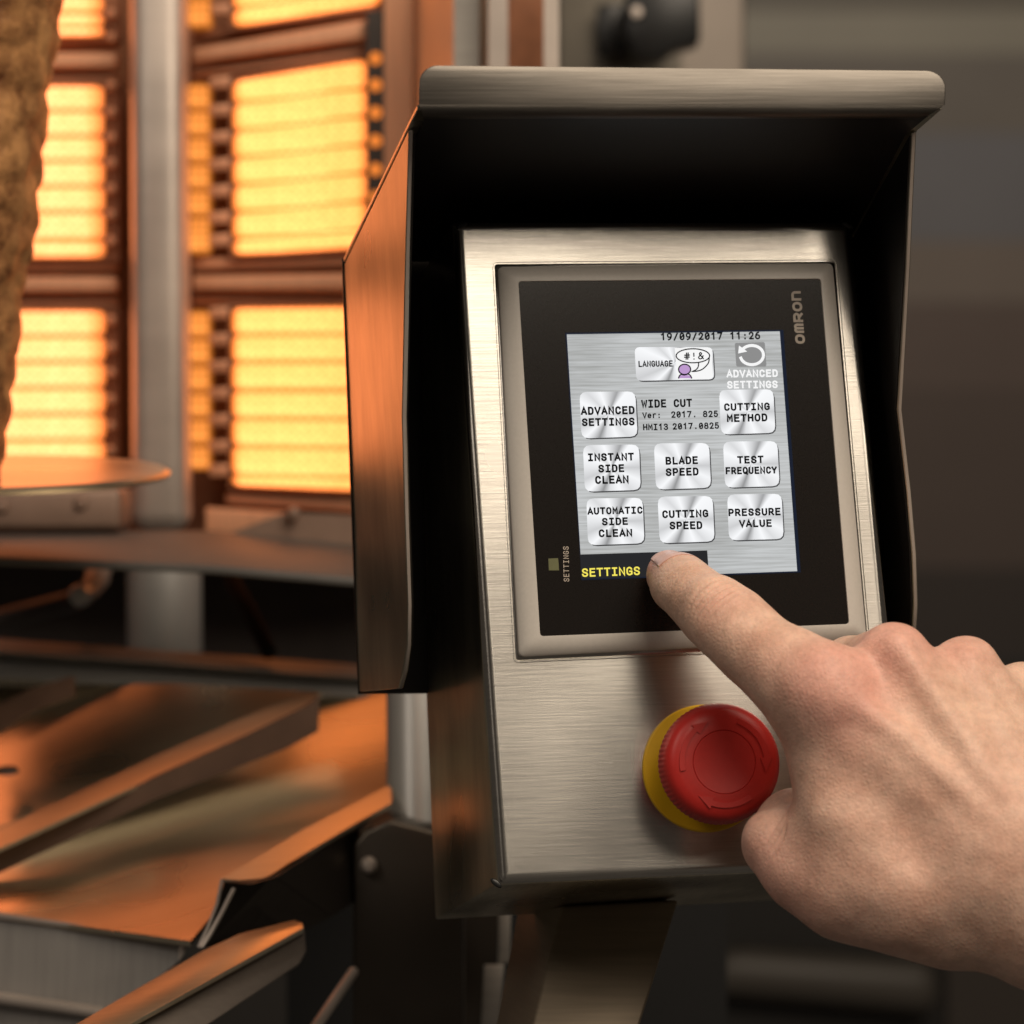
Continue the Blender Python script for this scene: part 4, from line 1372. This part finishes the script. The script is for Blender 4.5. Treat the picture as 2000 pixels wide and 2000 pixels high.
# ------------------------------------------------------------------ THE HAND
def build_hand():
    def H(px, py, h):
        return np.array(PL(px, py, h)) * 1000.0     # mm in the panel's frame

    def cap_(P, a, b, ra, rb):
        ab = b - a
        t = np.clip(((P - a) @ ab) / float(ab @ ab), 0, 1).astype(np.float32)
        q = P - (a + t[..., None] * ab)
        return np.sqrt((q * q).sum(-1)) - (ra + (rb - ra) * t)

    def smin(a, b, k):
        h = np.clip(0.5 + 0.5 * (b - a) / k, 0, 1)
        return b + (a - b) * h - k * h * (1 - h)

    idx = [(1307, 1121, 12.2, 7.6), (1330, 1140, 21, 8.7), (1355, 1163, 30, 9.2), (1384, 1186, 37, 9.9), (1411, 1207, 43, 10.9), (1440, 1232, 48, 10.9),
           (1472, 1264, 53, 11.7), (1534, 1308, 61, 12.9), (1604, 1356, 68, 13.6)]
    I = [(H(*p[:3]), p[3]) for p in idx]
    tip_c, dip_c = I[0][0], I[2][0]

    def chain(P, pts, k):
        d = None
        for (a, ra), (b, rb) in zip(pts[:-1], pts[1:]):
            e = cap_(P, a, b, ra, rb)
            d = e if d is None else smin(d, e, k)
        return d

    def C(*pts):
        return [(H(*p[:3]), p[3]) for p in pts]

    palm = [
        C((1604, 1356, 68, 13.0), (1960, 1690, 84, 17.0)),
        C((1745, 1292, 68, 11.8), (2010, 1650, 86, 17.0)),
        C((1884, 1316, 63, 11.6), (2060, 1630, 82, 16.0)),
        C((1996, 1366, 55, 11.5), (2120, 1640, 76, 15.0)),
        C((1690, 1480, 55, 18.0), (1990, 1700, 72, 21.0)),
        C((1608, 1415, 61, 13.8), (1668, 1600, 66, 16.5), (1760, 1720, 70, 20.0)),
    ]
    arm = C((1985, 1690, 80, 22.0), (2090, 1715, 86, 24.0), (2420, 1810, 98, 30.0))
    arm2 = C((1930, 1745, 74, 21.0), (2060, 1800, 82, 20.0), (2400, 1880, 95, 26.0))
    thumb = C((1860, 1765, 68, 19.5), (1650, 1722, 60, 17.0), (1575, 1690, 54, 13.4), (1517, 1645, 48, 10.9))
    thumb_t = C((1517, 1645, 48, 10.9), (1545, 1608, 38, 9.8), (1580, 1590, 28, 9.0))
    curl = [
        C((1745, 1292, 66, 11.6), (1662, 1314, 38, 10.6), (1700, 1400, 28, 9.6), (1775, 1420, 38, 9)),
        C((1884, 1316, 61, 11.2), (1812, 1336, 34, 10.2), (1830, 1420, 26, 9.4), (1900, 1440, 36, 9)),
        C((1996, 1366, 53, 10.6), (1935, 1390, 30, 9.4), (1950, 1460, 26, 8.6), (2010, 1480, 36, 8)),
    ]
    tend = [C((1618, 1340, 80.0, 2.2), (1760, 1440, 86, 2.0), (1930, 1600, 97, 2.0)),
            C((1752, 1262, 77.5, 2.6), (1850, 1400, 87, 2.0), (1980, 1590, 98, 2.0)),
            C((1888, 1290, 72, 2.4), (1950, 1420, 84, 2.0), (2030, 1580, 95, 2.0))]
    knob = C((1608, 1340, 72, 12.6), (1622, 1350, 72, 12.6))
    pads = C((1424, 1212, 46, 10.6), (1398, 1192, 42.5, 10.2))

    def sdf(P):
        d = chain(P, I, 5)
        d = smin(d, chain(P, pads, 2), 3)
        pal = None
        for c in palm:
            e = chain(P, c, 6)
            pal = e if pal is None else smin(pal, e, 9)
        d = smin(d, pal, 9)
        d = smin(d, chain(P, knob, 4), 5)
        d = smin(d, chain(P, arm, 10), 16)
        d = smin(d, chain(P, arm2, 10), 14)
        d = smin(d, chain(P, thumb, 6), 9)
        d = smin(d, chain(P, thumb_t, 5), 1.6)
        for c in curl:
            d = smin(d, chain(P, c, 5), 3.0)
        for c in tend:
            d = smin(d, chain(P, c, 3), 5.0)
        return d

    step = 0.75
    allp = np.array([p for grp in ([I, arm, arm2, thumb, thumb_t, knob] + palm + curl) for p, r in grp])
    lo = allp.min(0) - 34
    hi = allp.max(0) + 34
    lo[0] = tip_c[0] - 10
    lo[2] = max(lo[2], 3.0)
    hi[1] = min(hi[1], tip_c[1] + 12)
    hi[0] = min(hi[0], H(2200, 1700, 80)[0])
    n = np.ceil((hi - lo) / step).astype(int)
    xs = [lo[i] + step * np.arange(n[i]) for i in range(3)]
    F = np.empty(tuple(n), np.float32)
    for i in range(n[0]):
        Y, Zz = np.meshgrid(xs[1], xs[2], indexing='ij')
        P = np.stack([np.full_like(Y, xs[0][i]), Y, Zz], -1).astype(np.float32)
        F[i] = sdf(P)
    F[-1] = 5.0
    F[:, 0] = 5.0
    F[:, :, -1] = 5.0
    # surface nets
    S = F < 0
    nx, ny, nz = n - 1
    cnt = np.zeros((nx, ny, nz), np.float32)
    acc = np.zeros((nx, ny, nz, 3), np.float32)
    corners = [(i, j, k) for i in (0, 1) for j in (0, 1) for k in (0, 1)]

    def sl(c):
        return F[c[0]:c[0] + nx, c[1]:c[1] + ny, c[2]:c[2] + nz]
    for a in corners:
        for ax in range(3):
            if a[ax] == 0:
                b = list(a)
                b[ax] = 1
                fa, fb = sl(a), sl(b)
                m = (fa < 0) != (fb < 0)
                t = np.where(m, fa / np.where(m, fa - fb, 1), 0)
                for q in range(3):
                    acc[..., q] += np.where(m, a[q] + (t if q == ax else 0), 0)
                cnt += m
    act = cnt > 0
    ids = np.full(act.shape, -1, np.int64)
    ids[act] = np.arange(act.sum())
    ijk = np.argwhere(act)
    V3 = (ijk + acc[act] / cnt[act][:, None]) * step + lo
    faces = []
    for ax in range(3):
        s0 = [slice(0, -1)] * 3
        s1 = [slice(0, -1)] * 3
        s1[ax] = slice(1, None)
        A = S[tuple(slice(0, m) for m in n - 1)]
        Bidx = [slice(0, m) for m in n - 1]
        Bidx[ax] = slice(1, n[ax])
        B = S[tuple(Bidx)]
        m = A != B
        o1, o2 = [q for q in range(3) if q != ax]
        pts = np.argwhere(m)
        pts = pts[(pts[:, o1] > 0) & (pts[:, o2] > 0)]
        e1 = np.zeros(3, int)
        e1[o1] = 1
        e2 = np.zeros(3, int)
        e2[o2] = 1
        q = [ids[tuple((pts - u).T)] for u in (0 * e1, e1, e1 + e2, e2)]
        fl = A[tuple(pts.T)]
        if ax == 1:
            fl = ~fl
        Q = np.stack(q, 1)
        Q[fl] = Q[fl][:, ::-1]
        faces.append(Q)
    Fc = np.concatenate(faces)
    Fc = Fc[(Fc >= 0).all(1)]
    # relax the net a little, then pull it back on to the surface
    nb_sum = np.zeros_like(V3)
    E_ = np.concatenate([Fc[:, [0, 1]], Fc[:, [1, 2]], Fc[:, [2, 3]], Fc[:, [3, 0]]])
    for _ in range(3):
        s = np.zeros_like(V3)
        c = np.zeros(len(V3))
        for k in range(3):
            s[:, k] = np.bincount(E_[:, 0], V3[E_[:, 1], k], len(V3)) + np.bincount(E_[:, 1], V3[E_[:, 0], k], len(V3))
        c = np.bincount(E_[:, 0], minlength=len(V3)) + np.bincount(E_[:, 1], minlength=len(V3))
        V3 = 0.4 * V3 + 0.6 * s / np.maximum(c, 1)[:, None]
    e = 0.4
    g = np.stack([sdf(V3 + np.eye(3)[k] * e) - sdf(V3 - np.eye(3)[k] * e) for k in range(3)], 1)
    g /= np.linalg.norm(g, axis=1)[:, None] + 1e-9
    # creases across the finger joints and the loose skin of the knuckles
    disp = np.zeros(len(V3))
    rs = np.random.RandomState(3)

    def groove(c, ax_, spread, w_, depth, s_off, bend=0.0, half=11.0):
        rel = V3 - c
        s = rel @ ax_
        lat = rel - np.outer(s, ax_)
        side = np.cross(ax_, np.array([0, 0, 1.0]))
        side /= np.linalg.norm(side)
        l = lat @ side
        ok = np.exp(-(l / half) ** 4) * (np.linalg.norm(rel, axis=1) < spread)
        dorsal = 1 / (1 + np.exp(-(g[:, 2]) * 6))
        return -depth * np.exp(-((s - s_off - bend * l * l) / w_) ** 2) * ok * dorsal
    axp = (I[3][0] - I[6][0])
    axp /= np.linalg.norm(axp)
    pip = I[4][0]
    for off, dp, bd in ((-5.2, 0.45, 0.010), (-2.8, 0.75, 0.004), (-0.2, 0.8, 0.0), (2.2, 0.55, -0.006), (4.8, 0.4, -0.012)):
        disp += groove(pip, axp, 17, 0.75, 1.5 * dp, off, bd, 9.0)
    axd = (I[0][0] - I[3][0])
    axd /= np.linalg.norm(axd)
    dip = I[2][0]
    for off, dp in ((-1.6, 0.22), (0.3, 0.28), (2.0, 0.2)):
        disp += groove(dip, axd, 13, 0.65, 1.6 * dp, off, 0.006, 6.5)
    tax = H(1517, 1645, 48) - H(1650, 1722, 60)
    tax /= np.linalg.norm(tax)
    for off, dp in ((-4.5, 0.4), (-2.4, 0.55), (-0.4, 0.5), (1.6, 0.35)):
        disp += groove(H(1530, 1653, 49), tax, 15, 0.8, dp, off, 0.008, 8.5)
    for off, dp in ((-5.5, 0.22), (-3.0, 0.3), (-0.5, 0.28), (2.2, 0.2), (4.6, 0.2)):
        disp += groove(H(1606, 1345, 72), axp, 15, 0.9, dp, off, 0.012, 8.0)
    # low relief of veins and skin
    def wav(f, amp, s):
        r = np.random.RandomState(s)
        out = np.zeros(len(V3))
        for _ in range(6):
            k = r.normal(size=3)
            k = k / np.linalg.norm(k) * f * r.uniform(0.6, 1.5)
            out += np.sin(V3 @ k + r.uniform(0, 6.28))
        return out * amp / 2.4
    disp += wav(0.28, 0.22, 1) + wav(0.75, 0.07, 2)
    V3 = V3 + g * disp[:, None]
    # redness of knuckles, fingertip and thumb
    tint = np.zeros(len(V3))
    for p, r_, a_ in (((1612, 1325, 82), 13, 0.9), ((1660, 1350, 82), 14, 0.55), ((1745, 1240, 76), 15, 0.9), ((1885, 1262, 70), 13, 0.7), ((1300, 1095, 14), 9, 0.8), ((1275, 1110, 14), 7, 0.6), ((1418, 1190, 52), 10, 0.55),
                       ((1500, 1300, 66), 12, 0.35), ((1490, 1690, 52), 18, 0.7), ((1640, 1420, 80), 20, 0.35), ((1880, 1640, 100), 40, 0.22), ((1600, 1800, 64), 30, 0.4), ((1370, 1165, 36), 6, 0.25)):
        d = np.linalg.norm(V3 - H(*p), axis=1)
        tint += a_ * np.exp(-(d / r_) ** 2)
    tint = np.clip(tint, 0, 1)
    me = bpy.data.meshes.new('hand')
    nv, nf = len(V3), len(Fc)
    me.vertices.add(nv)
    me.vertices.foreach_set('co', (V3 / 1000.0).astype(np.float32).ravel())
    me.loops.add(nf * 4)
    me.loops.foreach_set('vertex_index', Fc.astype(np.int32).ravel())
    me.polygons.add(nf)
    me.polygons.foreach_set('loop_start', np.arange(0, nf * 4, 4, dtype=np.int32))
    me.polygons.foreach_set('loop_total', np.full(nf, 4, dtype=np.int32))
    me.update(calc_edges=True)
    me.validate()
    at = me.attributes.new('redness', 'FLOAT', 'POINT')
    at.data.foreach_set('value', tint.astype(np.float32))

    # fingernail laid on the fingertip
    a = tip_c - dip_c
    a /= np.linalg.norm(a)
    s0 = np.array([0.99, 0.13, 0.0])
    s0 -= a * (s0 @ a)
    s0 /= np.linalg.norm(s0)
    dd = np.cross(s0, a)
    if dd[1] < 0:
        dd = -dd
    nu, nw = 17, 15
    pts = np.zeros((nu, nw, 3))
    for i in range(nu):
        u_ = -1 + 2 * i / (nu - 1)
        th = R(14) + u_ * R(56)
        for j in range(nw):
            t = j / (nw - 1)
            s_ = -9.6 + 14.2 * t + (-1.6 * u_ * u_ * t if t > .5 else 1.8 * u_ * u_ * (0.5 - t))
            s_e = min(s_, 4.2)
            base = tip_c + a * s_e
            dr = dd * math.cos(th) + s0 * math.sin(th)
            q = base + dr * 13
            for _ in range(40):
                v = float(sdf(q[None])[0]) - (0.12 + 0.16 * t)
                q = q - dr * v * 0.8
                if abs(v) < 0.01:
                    break
            pts[i, j] = q
    bm = bmesh.new()
    top = [[bm.verts.new(pts[i, j] / 1000) for j in range(nw)] for i in range(nu)]
    bot = [[bm.verts.new((pts[i, j] - dd * 0.55) / 1000) for j in range(nw)] for i in range(nu)]
    for i in range(nu - 1):
        for j in range(nw - 1):
            bm.faces.new((top[i][j], top[i + 1][j], top[i + 1][j + 1], top[i][j + 1]))
            bm.faces.new((bot[i][j + 1], bot[i + 1][j + 1], bot[i + 1][j], bot[i][j]))
    for i in range(nu - 1):
        for j in (0, nw - 1):
            bm.faces.new((top[i][j], top[i + 1][j], bot[i + 1][j], bot[i][j]))
    for j in range(nw - 1):
        for i in (0, nu - 1):
            bm.faces.new((top[i][j], top[i][j + 1], bot[i][j + 1], bot[i][j]))
    return me, bm_mesh(bm, R(50))


def skin_mat():
    m, nt, b = new_mat('skin')
    L = nt.links.new
    tc = nd(nt, 'ShaderNodeTexCoord')
    at = nd(nt, 'ShaderNodeAttribute')
    at.attribute_name = 'redness'
    n1 = nd(nt, 'ShaderNodeTexNoise', i_Scale=70.0, i_Detail=5.0, i_Roughness=0.6)
    L(tc.outputs['Object'], n1.inputs['Vector'])
    n2 = nd(nt, 'ShaderNodeTexNoise', i_Scale=350.0, i_Detail=4.0, i_Roughness=0.7)
    L(tc.outputs['Object'], n2.inputs['Vector'])
    vo = nd(nt, 'ShaderNodeTexVoronoi', feature='DISTANCE_TO_EDGE', i_Scale=620.0)
    L(tc.outputs['Object'], vo.inputs['Vector'])
    cr = nd(nt, 'ShaderNodeValToRGB')
    cr.color_ramp.elements[0].position = 0.33
    cr.color_ramp.elements[0].color = (0.63, 0.385, 0.28, 1)
    cr.color_ramp.elements[1].position = 0.66
    cr.color_ramp.elements[1].color = (0.80, 0.54, 0.41, 1)
    L(n1.outputs[0], cr.inputs[0])
    mx = nd(nt, 'ShaderNodeMix', data_type='RGBA')
    mx.inputs[7].default_value = (0.74, 0.34, 0.28, 1)
    L(cr.outputs[0], mx.inputs[6])
    ml = nd(nt, 'ShaderNodeMath', operation='MULTIPLY')
    L(at.outputs['Fac'], ml.inputs[0])
    ml.inputs[1].default_value = 0.6
    L(ml.outputs[0], mx.inputs[0])
    # fine freckles
    cr2 = nd(nt, 'ShaderNodeMapRange')
    cr2.inputs['From Min'].default_value = 0.30
    cr2.inputs['From Max'].default_value = 0.62
    cr2.inputs['To Min'].default_value = 0.86
    cr2.inputs['To Max'].default_value = 1.05
    L(n2.outputs[0], cr2.inputs['Value'])
    vm = nd(nt, 'ShaderNodeVectorMath', operation='SCALE')
    L(mx.outputs[2], vm.inputs[0])
    L(cr2.outputs[0], vm.inputs['Scale'])
    L(vm.outputs[0], b.inputs['Base Color'])
    b.inputs['Roughness'].default_value = 0.52
    b.inputs['Specular IOR Level'].default_value = 0.42
    b.inputs['Subsurface Weight'].default_value = 0.22
    b.inputs['Subsurface Radius'].default_value = (1.0, 0.35, 0.2)
    b.inputs['Subsurface Scale'].default_value = 0.004
    ad = nd(nt, 'ShaderNodeMath', operation='MULTIPLY_ADD')
    L(vo.outputs['Distance'], ad.inputs[0])
    ad.inputs[1].default_value = 1.6
    L(n2.outputs[0], ad.inputs[2])
    bp = nd(nt, 'ShaderNodeBump', i_Strength=0.28, i_Distance=0.0005)
    L(ad.outputs[0], bp.inputs['Height'])
    L(bp.outputs[0], b.inputs['Normal'])
    return m


M_SKIN = skin_mat()
M_NAIL = plain('nail', (0.70, 0.42, 0.34), 0.30, var=0.05, scale=200)
hand_me, nail_me = build_hand()
hand = ppart('person', hand_me, M_SKIN, None, True)
tag(hand, 'right hand of a person pressing the touch screen with the index finger, bare forearm', 'person')
bpy.context.view_layer.update()
ppart('fingernail', nail_me, M_NAIL, hand, True)
